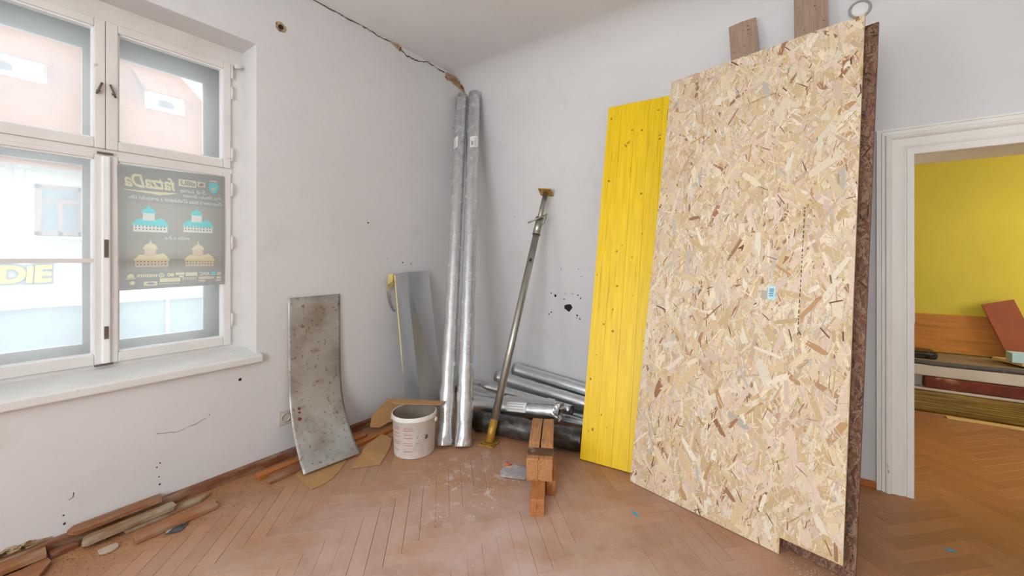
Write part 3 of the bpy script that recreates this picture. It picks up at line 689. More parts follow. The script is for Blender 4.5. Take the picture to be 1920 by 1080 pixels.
# ------------------------------------------------------------------ tall foil-wrapped ducts in the corner
def duct(label, p, q, r, lab_z, lab_ang, seed):
    M = axis_frame(p, q, (1, 0, 0)); L_ = (Vector(q)-Vector(p)).length
    t = thing('duct_roll', label, 'duct', M=M, group='tall ducts in the corner')
    n = 40
    tube('duct_body', [(0, 0, L_*i/n) for i in range(n+1)], [r*(1+.006*math.sin(i*2.1)) for i in range(n+1)], foil, t, 28)
    for i, z in enumerate((L_*.05, L_*.5)): tube('seam_band', [(0, 0, z), (0, 0, z+.004)], r*1.012, foil, t, 28)
    # crinkled clear wrapping, loose at the foot
    rnd = random.Random(seed); V = []; Fc = []; seg = 30; m = 90
    for i in range(m+1):
        z = L_*(i/m)*1.0; f = i/m; loose = .06+.13*max(0, 1-f*3)+.03*max(0, f-.9)*10
        for k_ in range(seg):
            a = 2*math.pi*k_/seg
            rr = r*(1.03+loose*(.5+.5*math.sin(a*3+i*.9+seed))*rnd.uniform(.3, 1)+(.10 if i < 2 else 0)*rnd.random())
            V.append((rr*math.cos(a), rr*math.sin(a), z))
    for i in range(m):
        for k_ in range(seg): Fc.append((i*seg+k_, i*seg+(k_+1) % seg, (i+1)*seg+(k_+1) % seg, (i+1)*seg+k_))
    mesh_obj('plastic_wrap', V, Fc, film, t, True)
    # paper label curved round the duct
    V = []; a0 = lab_ang
    for j in range(2):
        for i in range(9):
            a = a0+(i/8-.5)*1.35; V.append((r*1.10*math.cos(a), r*1.10*math.sin(a), lab_z+j*.13+(.02*i/8)))
    lb = mesh_obj('paper_label', V, [(i, i+1, 10+i, 9+i) for i in range(8)], paper, t, True)
    V = []; Fc = []
    for b in range(9):
        a = a0-.45+b*.03; zz = lab_z+.03; w = .007
        i0 = len(V); V += [(r*1.105*math.cos(a+d), r*1.105*math.sin(a+d), z) for d, z in ((0, zz), (w*2, zz), (w*2, zz+.05), (0, zz+.05))]; Fc.append((i0, i0+1, i0+2, i0+3))
    for b in range(5):
        zz = lab_z+.03+b*.02
        for sgm in range(3):
            a = a0-.05+sgm*.17; i0 = len(V); V += [(r*1.105*math.cos(a+d), r*1.105*math.sin(a+d), z) for d, z in ((0, zz), (.12, zz), (.12, zz+.004), (0, zz+.004))]; Fc.append((i0, i0+1, i0+2, i0+3))
    mesh_obj('label_print', V, Fc, ink, lb)
    return t
def face_angle(p, q):   # angle about the duct axis that looks at the open room
    M = axis_frame(p, q, (1, 0, 0)); d = (M.to_3x3().inverted() @ Vector((.72, -.69, 0))); return math.atan2(d.y, d.x)
pA, qA = (.795, -1.135, .004), (.070, -.150, 3.10); pB, qB = (.915, -1.065, .004), (.182, -.085, 3.115)
duct('foil duct in clear wrap against the window wall beside bucket', pA, qA, .053, 2.62, face_angle(pA, qA)-1.1, 1)
duct('foil duct in clear wrap with paper label, nearer the steel prop', pB, qB, .056, 2.62, face_angle(pB, qB)+.1, 2)

# ------------------------------------------------------------------ steel prop
p0 = Vector((1.045, -.921, .006)); p1 = Vector((1.04, -.075, 2.005)); Mp = axis_frame(p0, p1, (0, 1, 0)); PL = (p1-p0).length
prop = thing('steel_prop', 'galvanised telescopic steel prop leaning against the white wall', 'prop', M=Mp)
tube('outer_tube', [(0, 0, .006), (0, 0, 1.83)], .030, prop_m, prop, 24)
tube('ochre_foot', [(0, 0, .005), (0, 0, .17)], [.0312, .0305], ochre_m, prop, 24)
tube('inner_tube', [(0, 0, 1.80), (0, 0, PL-.004)], .024, prop_m, prop, 24)
cl = tube('collar', [(0, 0, 1.74), (0, 0, 1.90)], .0345, prop_m, prop, 24)
for z in (1.74, 1.90): lathe('collar_ring', [(.034, z-.005), (.039, z-.003), (.039, z+.003), (.034, z+.005)], prop_m, cl, 24)
Mh = Mp.inverted()
camdir = (Mp.to_3x3().inverted() @ Vector((-.816, -.578, 0))).normalized(); tow = (Mp.to_3x3().inverted() @ Vector((.578, -.816, 0))).normalized()
h0 = tow*.040+Vector((0, 0, 1.905))
tube('locking_pin', [h0-camdir*.055+Vector((0, 0, .03)), h0, h0+camdir*.10+Vector((0, 0, -.055))], .0085, prop_m, prop, 10)
tube('pin_chain', [h0-camdir*.05+Vector((0, 0, .01)), h0-camdir*.045+Vector((0, 0, -.06)), h0-camdir*.012+Vector((0, 0, -.10))], .003, iron, prop, 6)
Mflat = Mp.inverted().to_3x3().to_4x4()
def prop_plate(nm, z, s, m_, hole):
    o = boxes(nm, [((-s, -s, -.004), (s, s, .004))], m_, prop, .001); o.matrix_local = Matrix.Translation((0, 0, z)) @ Mflat @ Matrix.Rotation(.18, 4, 'Z') if nm == 'base_plate' else Matrix.Translation((0, 0, z)) @ Matrix.Rotation(.3, 4, 'Z')
    for a, b in ((-1, -1), (1, -1), (-1, 1), (1, 1)):
        lathe('bolt_hole', [(0, -.0046 if hole < 0 else .0046), (.007, -.0046 if hole < 0 else .0046)], hole_m, o, 10, Matrix.Translation((a*s*.68, b*s*.68, 0)))
    return o
prop_plate('base_plate', 0.0, .062, ochre_m, 1)
prop_plate('head_plate', PL, .062, ochre_m, -1)
mk = []
for i in range(6): mk.append(((.0, -.012+.004*(i % 3), 0), (0, 0, 0)))
sm = flat('stamp_smudge', disc_pts(0, 0, .016, 9, .4), ink, prop); 
sm.matrix_local = Matrix.Translation(tow*.0308+Vector((0, 0, 1.48))) @ tow.to_track_quat('Z', 'Y').to_matrix().to_4x4() @ Matrix.Diagonal((.8, 1.7, 1, 1))

# ------------------------------------------------------------------ rolls lying in the corner
def lying_roll(nm, label, p, q, r, m_, seg=22, rings=26, wob=.03, ends=True, seed=1, taper=0., cat='roll', group='rolls in the corner pile'):
    M = axis_frame(p, q); L_ = (Vector(q)-Vector(p)).length; t = thing(nm, label, cat, M=M, group=group)
    rnd = random.Random(seed); rr = []
    for i in range(rings+1):
        f = i/rings; k_ = 1+.02*math.sin(i*1.7+seed)
        if taper: k_ *= 1-taper*max(0, (.12-f)/.12)
        rr.append(r*k_)
    o = tube('roll_body', [(0, 0, L_*i/rings) for i in range(rings+1)], rr, m_, t, seg, wob, True, True, seed)
    return t, L_
# bottom, hidden layer that carries the visible ones
lying_roll('foil_roll', 'silver duct roll lowest of the pile, against the back wall', (.10, -.075, .056), (1.9, -.075, .056), .052, foil, seed=11)
lying_roll('foil_roll', 'silver duct roll on the floor under the stacked ducts', (.16, -.20, .056), (1.95, -.19, .056), .052, foil, seed=12)
lying_roll('foil_roll', 'silver duct roll on the floor behind the black wrapped roll', (.24, -.34, .056), (1.9, -.31, .056), .052, foil, seed=16)
tA, LA = lying_roll('foil_roll', 'silver duct highest of the pile, touching the back wall', (.705, -.10, .325), (1.95, -.115, .215), .056, foil, seed=13, wob=.012)
tube('film_edge', [(.03, -.052, .1), (.034, -.05, .35), (.03, -.053, .62), (.035, -.048, .9)], .006, ink_brown, tA, 6, .3, seed=4)
tB, LB = lying_roll('foil_roll', 'silver duct just below the highest one of the pile', (.585, -.225, .262), (1.85, -.22, .160), .054, foil, seed=14, wob=.02)
tC, LC = lying_roll('foil_roll', 'silver film roll with dark lettering and an open dark end', (.475, -.36, .200), (1.45, -.36, .165), .040, foil, seed=15, wob=.02, taper=.7)
lathe('open_end', [(0, 0), (.030, .0), (.036, .004)], hole_m, tC, 18, Matrix.Translation((0, 0, LC)), False)
# lettering band on the film
Minv = axis_frame((.475, -.36, .200), (1.45, -.36, .165)).to_3x3().inverted(); dl = (Minv @ Vector((.5, -.84, .05))).normalized()
V = []; Fc = []; rnd = random.Random(3); z = .02
side = dl.cross(Vector((0, 0, 1))).normalized()
while z < LC-.03:
    w_ = rnd.uniform(.008, .02); hgt = rnd.uniform(.008, .014); c = dl*.0425; off = rnd.uniform(-.003, .003)
    rf = 1 if z > .12 else .45+.55*z/.12
    i0 = len(V); V += [c*rf+side*(off-hgt/2)+Vector((0, 0, z)), c*rf+side*(off-hgt/2)+Vector((0, 0, z+w_)), c*rf+side*(off+hgt/2)+Vector((0, 0, z+w_)), c*rf+side*(off+hgt/2)+Vector((0, 0, z))]
    Fc.append((i0, i0+1, i0+2, i0+3)); z += w_+rnd.choice((.003, .004, .02, .05))
mesh_obj('printed_band', V, Fc, ink_brown, tC)['kind'] = 'stuff'
# front silver roll with label and crumpled foil end
pD, qD = (.66, -.665, .135), (1.42, -.55, .205)
tD, LD = lying_roll('foil_roll', 'silver foil roll with white paper label and crumpled end', pD, qD, .060, foil, seed=17, wob=.03)
M3 = axis_frame(pD, qD).to_3x3().inverted(); fd = M3 @ Vector((.45, -.75, .55)); a0 = math.atan2(fd.y, fd.x)
V = []
for j in range(2):
    for i in range(9):
        a = a0+(i/8-.5)*1.25; V.append((.064*math.cos(a), .064*math.sin(a), .36+j*.17))
lb = mesh_obj('paper_label', V, [(i, i+1, 10+i, 9+i) for i in range(8)], paper, tD, True)
V = []; Fc = []
for rw in range(3):
    for sgm in range(7):
        a = a0-.35+rw*.32; zz = .375+sgm*.02; i0 = len(V)
        V += [(.0645*math.cos(a+d), .0645*math.sin(a+d), q_) for d, q_ in ((0, zz), (0, zz+.014), (.05, zz+.014), (.05, zz))]; Fc.append((i0, i0+1, i0+2, i0+3))
mesh_obj('label_print', V, Fc, ink, lb)
rnd = random.Random(9); V = []; Fc = []; seg = 26
for j in range(6):
    for k_ in range(seg):
        a = 2*math.pi*k_/seg; rr = .060*(1+.10*j*rnd.uniform(-.5, 1)) if j < 5 else .03*rnd.uniform(.6, 1.5)
        V.append((rr*math.cos(a), rr*math.sin(a), LD-.03+.016*j+rnd.uniform(-.006, .006) if j < 5 else LD+.01))
for j in range(5):
    for k_ in range(seg): Fc.append((j*seg+k_, j*seg+(k_+1) % seg, (j+1)*seg+(k_+1) % seg, (j+1)*seg+k_))
mesh_obj('crumpled_foil', V, Fc, foil, tD)
# film folds hanging from the roll
V = []; Fc = []
for i in range(17):
    z = .30+i*.028
    for j in range(4):
        a = a0-.7-.28*j; rr = .062+.012*j+rnd.uniform(-.004, .006); V.append((rr*math.cos(a), rr*math.sin(a), z))
for i in range(16):
    for j in range(3): Fc.append((i*4+j, i*4+j+1, i*4+j+5, i*4+j+4))
mesh_obj('foil_flap', V, Fc, foil, tD, True)
tE, LE = lying_roll('plastic_wrapped_roll', 'black plastic wrapped roll lying on floor in front of pile', (.80, -.795, .080), (1.685, -.625, .080), .076, black_wrap, seg=26, rings=34, wob=.07, seed=19)
V, Fc = tube_data([(0, 0, .10+LE*.8*i/26) for i in range(27)], .080, 26, .05, False, 5)
mesh_obj('glossy_film', V, Fc, film_mat('dull_film', .10, .2), tE, True)

# ------------------------------------------------------------------ beam on two blocks
bd = Vector((-.265, .49, 0)).normalized(); ang = math.atan2(bd.y, bd.x)-R(90)
BW, BL, BZ0, BZ1 = .152, .57, .0925, .232
beam = thing('timber_beam', 'short split timber beam with a notch resting on two blocks', 'beam', (1.702, -1.275, 0), ang)
def beam_half(x0, x1):
    bm = bmesh.new(); ys = [0, .02, .10, .145, .20, .30, .40, .50, BL]; rows = []
    rnd = random.Random(int(x0*1000)+7)
    for y in ys:
        zt = BZ1-(.012 if y < .09 else 0)-(.020 if .09 < y < .15 else 0)
        j = lambda: rnd.uniform(-.002, .002)
        rows.append([bm.verts.new(c) for c in ((x0+j(), y, BZ0), (x1+j(), y, BZ0), (x1+j(), y, zt+j()), (x0+j(), y, zt+j()))])
    for a, b in zip(rows, rows[1:]):
        for i in range(4): bm.faces.new((a[i], a[(i+1) % 4], b[(i+1) % 4], b[i]))
    bm.faces.new(rows[0][::-1]); bm.faces.new(rows[-1])
    bmesh.ops.recalc_face_normals(bm, faces=bm.faces)
    bmesh.ops.bevel(bm, geom=bm.edges[:], offset=.003, segments=1, affect='EDGES')
    return bm
for x0, x1, y_open in ((-BW/2, -.006, 0), (.003, BW/2, 0)): link_bm('beam_half', beam_half(x0, x1), beam_m, beam)
box('split_core', (-.02, .12, BZ0+.004), (.02, BL-.004, BZ1-.035), hole_m, beam)
box('split_core_front', (-.02, .004, BZ0+.004), (.02, .13, BZ1-.018), beam_m, beam)
boxes('saw_notch', [((-BW/2-.001, .095, BZ1-.030), (BW/2+.001, .148, BZ1-.013))], beam_dark, beam, .003)
boxes('saw_notch', [((-BW/2+.003, .055, BZ1-.016), (BW/2-.003, .097, BZ1-.009))], beam_dark, beam, .002)
def block(label, c, w, l, h, a):
    t = thing('timber_block', label, 'block', (c[0], c[1], 0), a)
    box('wood', (-w/2, 0, 0), (w/2, l, h), block_end, t, .003, jit=.0015)
    mesh_obj('end_check', [(-.002, -.001, h*.45), (.0, -.001, h*.40), (.002, -.001, h*.75), (0, -.001, h*.78)], [(0, 1, 2, 3)], hole_m, t)
    return t
block('small squared timber block poking out from under the beam', (1.782, -1.432), .080, .42, .092, ang)
block('orange timber block hidden deeper beneath the beam front', (1.752, -1.226), .055, .34, .092, ang)

# torn scrap with a red corner
scr = thing('sheet_scrap', 'torn grey sheet scrap with a red corner beside the beam', 'scrap')
T = lambda x, y: .03*max(0, (1.40-x)/.1)*max(0, (y+1.24)/.15)*.8+.002
prism('scrap_sheet', [(1.384, -1.243), (1.335, -1.150), (1.318, -1.085), (1.372, -1.092), (1.455, -1.05), (1.545, -1.12), (1.535, -1.185), (1.47, -1.212)], 0.004, .0055, scrap_m, scr, tilt=T)
prism('red_corner', [(1.372, -1.215), (1.337, -1.150), (1.328, -1.094), (1.372, -1.086), (1.41, -1.10), (1.40, -1.16)], .0056, .0066, red_m, scr, tilt=T)

# ------------------------------------------------------------------ bucket
BC = (.662, -1.312, 0)
bk = thing('plastic_bucket', 'dirty white plastic bucket with red level marks on the floor', 'bucket', BC)
lathe('body', [(0, .004), (.132, .004), (.138, 0), (.143, .006), (.152, .255), (.159, .257), (.160, .262), (.158, .270), (.160, .284), (.157, .290), (.152, .288)], bucket_m, bk, 64)
lathe('inside', [(.151, .288), (.149, .25), (.141, .012), (0, .010)], bucket_in, bk, 64)
for a in (R(-150), R(28)):
    c, s = math.cos(a), math.sin(a)
    lathe('handle_lug', [(0, .012), (.016, .012), (.018, 0)], bucket_m, bk, 16, Matrix.Translation((.157*c, .157*s, .235)) @ Vector((c, s, 0)).to_track_quat('Z', 'Y').to_matrix().to_4x4())
hp = []
for i in range(17):
    t = math.pi*i/16; a = R(-150)+t*178/180; hp.append((.169*math.cos(a), .169*math.sin(a), .238-.055*math.sin(t)))
cang = math.atan2(-3.27+1.312, 2.92-.662)
def on_bucket(name, a0, a1, z0, z1, m_, n=8):
    r = lambda z: .1435+.0089*(z-.006)/.249+.0006; V = []
    for j, z in enumerate((z0, z1)):
        for i in range(n+1):
            a = a0+(a1-a0)*i/n; V.append((r(z)*math.cos(a), r(z)*math.sin(a), z))
    return mesh_obj(name, V, [(i, i+1, n+2+i, n+1+i) for i in range(n)], m_, bk, True)
for z in (.055, .098, .112, .148, .172, .200, .214):
    on_bucket('level_mark', cang-.52, cang-.10, z, z+.0035, red_ink); on_bucket('level_mark', cang-1.25, cang-.75, z+.004, z+.0075, red_ink)
rnd = random.Random(8)
for i in range(14):
    a = cang+rnd.uniform(.05, .75); z = rnd.uniform(.08, .19); on_bucket('worn_print', a, a+rnd.uniform(.02, .10), z, z+rnd.uniform(.003, .007), grey_tape, 2)
for i in range(7): on_bucket('barcode_bar', cang+.52+i*.022, cang+.532+i*.022, .128, .158, ink, 1)

def poly_thing(nm, label, cat, pts, z0, z1, m_, tilt=None, group=None, bev=.001):
    cx_ = sum(p[0] for p in pts)/len(pts); cy_ = sum(p[1] for p in pts)/len(pts)
    o = prism(nm, [(x-cx_, y-cy_) for x, y in pts], z0, z1, m_, tilt=(lambda x, y: tilt(x+cx_, y+cy_)) if tilt else None, bev=bev)
    o.location = (cx_, cy_, 0); return tag(o, label, cat, group)
poly_thing('hardboard_scrap', 'long brown hardboard offcut lying across the bucket rim', 'board', [(.305, -1.295), (.40, -1.225), (.775, -1.105), (.80, -1.185), (.475, -1.315), (.40, -1.318)], .2915, .2955, card_m, tilt=lambda x, y: max(0, x-.52)*.09)
poly_thing('hardboard_scrap', 'brown hardboard piece with curved edge under the rusty sheet', 'board', [(.309, -1.984), (.24, -1.92), (.33, -1.66), (.412, -1.693), (.44, -1.73), (.501, -1.805), (.535, -1.87), (.548, -1.922), (.551, -2.011), (.449, -2.0)], .001, .005, card_m)
poly_thing('hardboard_scrap', 'pointed brown hardboard piece on the floor beside the bucket', 'board', [(.523, -1.732), (.418, -1.589), (.345, -1.505), (.284, -1.311), (.395, -1.30), (.50, -1.40), (.637, -1.586)], .002, .006, card_m,
           tilt=lambda x, y: max(0, (.45-x)*.10))
hb = thing('hardboard_scrap', 'brown hardboard piece propped up to the wall behind bucket', 'board', M=board_frame((.17, -1.33, .035), 82, 42, 0))
prism('sheet', [(0, .02), (.07, -.01), (.16, .01), (.34, -.01), (.33, .17), (.20, .19), (.04, .10)], -.004, 0, card_m, hb, bev=.001)

# ------------------------------------------------------------------ rusty bent sheet
prf = [(.012, 1.116), (.014, .95), (.018, .80), (.022, .66), (.027, .56), (.034, .46), (.052, .37), (.085, .29), (.135, .205), (.20, .135), (.285, .066), (.375, .022)]
rs = thing('metal_sheet', 'rust-spotted galvanised sheet curving down from wall to floor', 'metal sheet', (0, 0, 0))
V = []; Fc = []; NW = 10
for x, z in prf:
    t = (1.116-z)/1.1; w_ = x/.375
    yl, yr = -1.887-.080*w_, -1.497-.092*w_
    for i in range(NW+1):
        f = i/NW; V.append((x+.045*f*w_+.004*math.sin(f*3.1)*(1-w_), yl+(yr-yl)*f, z))
for j in range(len(prf)-1):
    for i in range(NW): Fc.append((j*(NW+1)+i, j*(NW+1)+i+1, (j+1)*(NW+1)+i+1, (j+1)*(NW+1)+i))
o = mesh_obj('sheet', V, Fc, galv_rust, rs, True)
sd = o.modifiers.new('thickness', 'SOLIDIFY'); sd.thickness = .0012
sb = o.modifiers.new('smooth', 'SUBSURF'); sb.levels = 1; sb.render_levels = 1; sb.subdivision_type = 'SIMPLE'
rust_m = mat('rust_patch', (128, 72, 58), .85, var=.3, scale=40)
for f, z, r in ((.15, .335, .012), (.15, .31, .009), (.14, .27, .013), (.18, .045, .005)):
    j = min(range(len(prf)), key=lambda q: abs(prf[q][1]-z)); x = prf[j][0]
    xx = [p for p in zip(prf, prf[1:]) if p[0][1] >= z >= p[1][1]][0]; t = (xx[0][1]-z)/(xx[0][1]-xx[1][1]); x = xx[0][0]+(xx[1][0]-xx[0][0])*t
    d = Vector((xx[1][0]-xx[0][0], 0, xx[1][1]-xx[0][1])).normalized(); nrm = Vector((-d.z, 0, d.x))
    w_ = x/.375; y = -1.887-.08*w_+(.39-.012*w_)*f
    c = Vector((x+.045*f*w_, y, z))+nrm*.0022; P = disc_pts(0, 0, r, 9, .35)
    mesh_obj('rust_spot', [c+Vector((0, 1, 0))*a+d*b for a, b in P], [tuple(range(9))], rust_m, rs)

# ------------------------------------------------------------------ shiny folded sheet
sh = thing('folded_sheet', 'shiny folded galvanised sheet leaning behind the bucket', 'metal sheet')
tl, tf, tr_ = (.052, -1.008, 1.250), (.012, -.848, 1.270), (.050, -.606, 1.274)
bl, bf, br = (.340, -1.105, .006), (.272, -.885, .006), (.325, -.680, .006)
def quad_sheet(nm, a, b, c, d, m_):
    o = mesh_obj(nm, [a, b, c, d], [(0, 1, 2, 3)], m_, sh); s2 = o.modifiers.new('thickness', 'SOLIDIFY'); s2.thickness = .001; s2.offset = 0; return o
quad_sheet('narrow_flange', tl, tf, bf, bl, galv); quad_sheet('wide_face', tf, tr_, br, bf, galv)
e1 = Vector(tl); e2 = Vector(bl)
V = [e1+Vector((.0, -.006, .0)), e1+Vector((.006, .004, 0)), e1.lerp(e2, .45)+Vector((.006, .003, 0)), e1.lerp(e2, .45)+Vector((0, -.004, 0)), e1.lerp(e2, .66)+Vector((.003, .001, 0)), e1.lerp(e2, .66)+Vector((.001, -.002, 0))]
mesh_obj('tape_edge', V, [(0, 1, 2, 3), (3, 2, 4, 5)], tape_m, sh)
tp = [(-1.050, 1.13), (-1.056, 1.17), (-1.035, 1.25), (-.995, 1.262), (-.965, 1.20), (-.985, 1.165), (-1.02, 1.12)]
V = [(.030+.014*(i % 2)+.01*math.sin(i*2), y-.02, z) for i, (y, z) in enumerate(tp)]+[(.052, -1.03, 1.19)]
mesh_obj('tape_flap', V, [(i, (i+1) % 7, 7) for i in range(7)], tape_m, sh)
V = []; pts = [(-1.042, 1.105), (-1.036, 1.05), (-1.018, .99), (-.992, .945), (-.965, .915)]
for i, (y, z) in enumerate(pts): V += [(.004+.006*math.sin(i), y-.013, z), (.006+.005*math.sin(i+1), y+.013, z+.004)]
gs = mesh_obj('tape_strip', V, [(2*i, 2*i+1, 2*i+3, 2*i+2) for i in range(4)], grey_tape)
tag(gs, 'curled grey tape strip stuck on wall beside the folded sheet', 'tape')

# ------------------------------------------------------------------ loose parquet strips along the wall
G = 'loose parquet strips along the wall'
def loose(label, pts, z0, z1, m_, tilt=None): return poly_thing('parquet_piece', label, 'wood strip', pts, z0, z1, m_, tilt, G, .0015)
loose('brown strip with squared end beside the crumbled plaster', [(.05, -3.30), (.05, -3.008), (.122, -3.011), (.125, -3.30)], .024, .046, loose_wood)
loose('broad brown offcut tucked under a squared strip end', [(.127, -3.20), (.134, -3.085), (.106, -3.009), (.16, -3.0), (.247, -3.045), (.21, -3.20)], .002, .022, loose_wood)
loose('pointed brown strip lying on top of the baseboard', [(.010, -2.915), (.040, -2.940), (.085, -2.912), (.078, -2.589), (.010, -2.585)], .054, .076, loose_wood)
loose('dust-covered strip with rounded ends in front of baseboard', [(.092, -2.87), (.105, -2.895), (.150, -2.905), (.166, -2.885), (.157, -2.560), (.145, -2.545), (.088, -2.551)], .022, .043, dusty_wood)
loose('clean brown strip lying farthest out, above the silver wrapper', [(.235, -2.739), (.305, -2.745), (.296, -2.401), (.222, -2.397)], .002, .024, loose_wood)
loose('thin splintered strip wedged between dusty and clean strips', [(.095, -2.62), (.103, -2.48), (.112, -2.375), (.150, -2.439), (.160, -2.58), (.165, -2.75), (.13, -2.76)], .002, .018, dusty_wood)
loose('short dark strip end beside the broad offcut', [(.062, -3.0), (.060, -2.915), (.100, -2.906), (.108, -3.0)], .002, .023, base_wood)
loose('bright orange strip beside the rusty sheet, next to baseboard', [(.125, -2.142), (.130, -1.80), (.178, -1.80), (.182, -2.148)], .002, .026, orange_wood)
loose('brown strip with mitred end poking from under rusty sheet', [(.197, -2.085), (.190, -1.80), (.268, -1.80), (.284, -2.127), (.24, -2.135)], .001, .022, loose_wood)
loose('short orange strip between rusty sheet and propped hardboard', [(.12, -1.60), (.155, -1.40), (.205, -1.385), (.222, -1.42), (.205, -1.62)], .012, .032, orange_wood)
loose('long orange strip running from rusty sheet behind the bucket', [(.232, -1.62), (.238, -1.25), (.242, -1.16), (.275, -1.16), (.295, -1.62)], .001, .021, orange_wood)

tag(prism('plaster_chip', [(.217, -2.862), (.218, -2.80), (.235, -2.793), (.262, -2.797), (.271, -2.815), (.270, -2.845), (.250, -2.862)], .001, .011, chip_m, bev=.002), 'flat beige plaster chip on the floor beside loose strips', 'plaster chip')
wr = thing('foil_wrapper', 'small dark silver wrapper on floor in front of clean strip', 'wrapper')
prism('wrapper', [(.331, -2.643), (.300, -2.605), (.30, -2.537), (.325, -2.545), (.361, -2.586)], .001, .004, shard_m, wr, tilt=lambda x, y: .004*math.sin(40*x+23*y)+.004)
prism('silver_edge', [(.331, -2.643), (.300, -2.605), (.30, -2.537), (.307, -2.545), (.31, -2.600), (.334, -2.63)], .0045, .0055, galv, wr, tilt=lambda x, y: .004*math.sin(40*x+23*y)+.004)
tag(prism('tape_scrap', [(2.185, -1.085), (2.20, -1.112), (2.235, -1.122), (2.222, -1.098)], .0005, .002, blue_m), 'small bright blue tape scrap on floor by strand board', 'tape')
tag(prism('tape_scrap', [(3.505, -.50), (3.52, -.512), (3.55, -.50), (3.535, -.488)], .0005, .002, blue_m), 'small blue tape scrap on floor by the doorway', 'tape')

# crumbs and grit nobody could count
def crumbs(name, label, n, spot, smin, smax, m_, seed):
    rnd = random.Random(seed); V = []; Fc = []
    for _ in range(n):
        x, y = spot(rnd); s = rnd.uniform(smin, smax); b0 = len(V)
        if not (.002 < x): continue
        if 1.55 < x < 1.9 and -1.5 < y < -.7: continue
        V += [(x+s*rnd.uniform(.5, 1), y+s*rnd.uniform(-.4, .4), .0005), (x-s*rnd.uniform(.3, .6), y+s*rnd.uniform(.4, .9), .0005), (x-s*rnd.uniform(.3, .6), y-s*rnd.uniform(.4, .9), .0005), (x+s*rnd.uniform(-.2, .2), y+s*rnd.uniform(-.2, .2), s*rnd.uniform(.4, 1.1))]
        Fc += [(b0, b0+1, b0+3), (b0+1, b0+2, b0+3), (b0+2, b0, b0+3), (b0, b0+2, b0+1)]
    o = mesh_obj(name, V, Fc, m_); o['kind'] = 'stuff'; return tag(o, label, 'debris')
gs_ = lambda cx_, cy_, sx, sy: (lambda r: (r.gauss(cx_, sx), r.gauss(cy_, sy)))
crumbs('plaster_crumbs', 'white plaster crumbs scattered on the floor before the beam', 260, lambda r: (r.gauss(1.32, .16), r.gauss(-1.42, .16)) if r.random() < .7 else (r.uniform(.6, 2.3), r.uniform(-2.4, -1.1)), .0012, .006, crumb_m, 1)
crumbs('wood_grit', 'grit and splinters lying along the loose wooden strips', 1700, lambda r: (.05+abs(r.gauss(.13, .10)), r.uniform(-3.2, -2.1)), .001, .006, grit_m, 2)
crumbs('notch_grit', 'pale grit on the floor under the notched board foot', 160, lambda r: (r.uniform(2.87, 3.10), r.uniform(-1.10, -1.0)), .001, .0035, crumb_m, 3)

# ------------------------------------------------------------------ poster on the window
PX = -.193
pq = [(-2.724, 1.922), (-2.2035, 1.942), (-2.2035, 1.222), (-2.7125, 1.213)]
PRINT = []       # (depth, triangles, colour): the flat print, laid down on one sheet of paper
def pflat(name, pts, col, d, parent=None):
    n = len(pts); cx_ = sum(p[0] for p in pts)/n; cy_ = sum(p[1] for p in pts)/n
    from mathutils.geometry import tessellate_polygon
    tri = tessellate_polygon([[Vector((p[0], p[1], 0)) for p in pts]])
    PRINT.append((d, [[tuple(pts[i]) for i in t] for t in tri], col))
def ptext_at(s_, y, z, size, col, shear, off, xs, d):
    o = text_mesh('lettering', s_, size, paper, None, Matrix.Identity(4), .0, shear, off, 'LEFT', xs); me = o.data; me.calc_loop_triangles()
    PRINT.append((d, [[(y-me.vertices[i].co.x, z+me.vertices[i].co.y) for i in t.vertices] for t in me.loop_triangles], col))
    bpy.data.objects.remove(o); bpy.data.meshes.remove(me)
poster_bg = (.56, .545, .52); poster_bg2 = (.61, .585, .53); poster_cream = (.98, .90, .66); poster_white = (.96, .94, .86)
poster_cyan = (.36, .86, .86); poster_dark = (.46, .44, .41); poster_peach = (.95, .80, .66); poster_pale = (.80, .93, .90)
for a, b in ((-2.683, -2.461), (-2.456, -2.222)):
    for c, d in ((1.527, 1.724), (1.316, 1.522)): pflat('picture_field', [(a, c), (b, c), (b, d), (a, d)], poster_bg2, .0006)
def ptext(s_, y, z, size, m_=poster_white, shear=.25, off=0., xs=1.): ptext_at(s_, y, z, size, m_, shear, off, xs, .0012)
ptext('fatzaDa', -2.462, 1.812, .104, poster_cream, .30, .0026, .72)
pflat('swash', [(-2.447, 1.796), (-2.711, 1.790), (-2.537, 1.774)], poster_cream, .0012)
pflat('logo_box', [(-2.4475, 1.844), (-2.360, 1.844), (-2.360, 1.887), (-2.4475, 1.887)], poster_cream, .0010)
ptext_at('d8U', -2.364, 1.852, .040, poster_bg, 0, .0016, 1.1, .0016)
pflat('logo_box', [(-2.353, 1.853), (-2.312, 1.853), (-2.312, 1.885), (-2.353, 1.885)], poster_peach, .0010)
pflat('logo_flash', [(-2.322, 1.858), (-2.346, 1.858), (-2.346, 1.864), (-2.334, 1.878), (-2.322, 1.878)], poster_dark, .0014)
ptext('5-6 iunie', -2.307, 1.806, .038, xs=.98)
ptext('P-ța Sfatului, Brașov', -2.224, 1.779, .0285, xs=.86)
ptext("Descoperă fatza D'altădată a orașului tău.", -2.218, 1.742, .0300, xs=.88)
ptext('ediția a II-a', -2.390, 1.512, .028, xs=1.0)
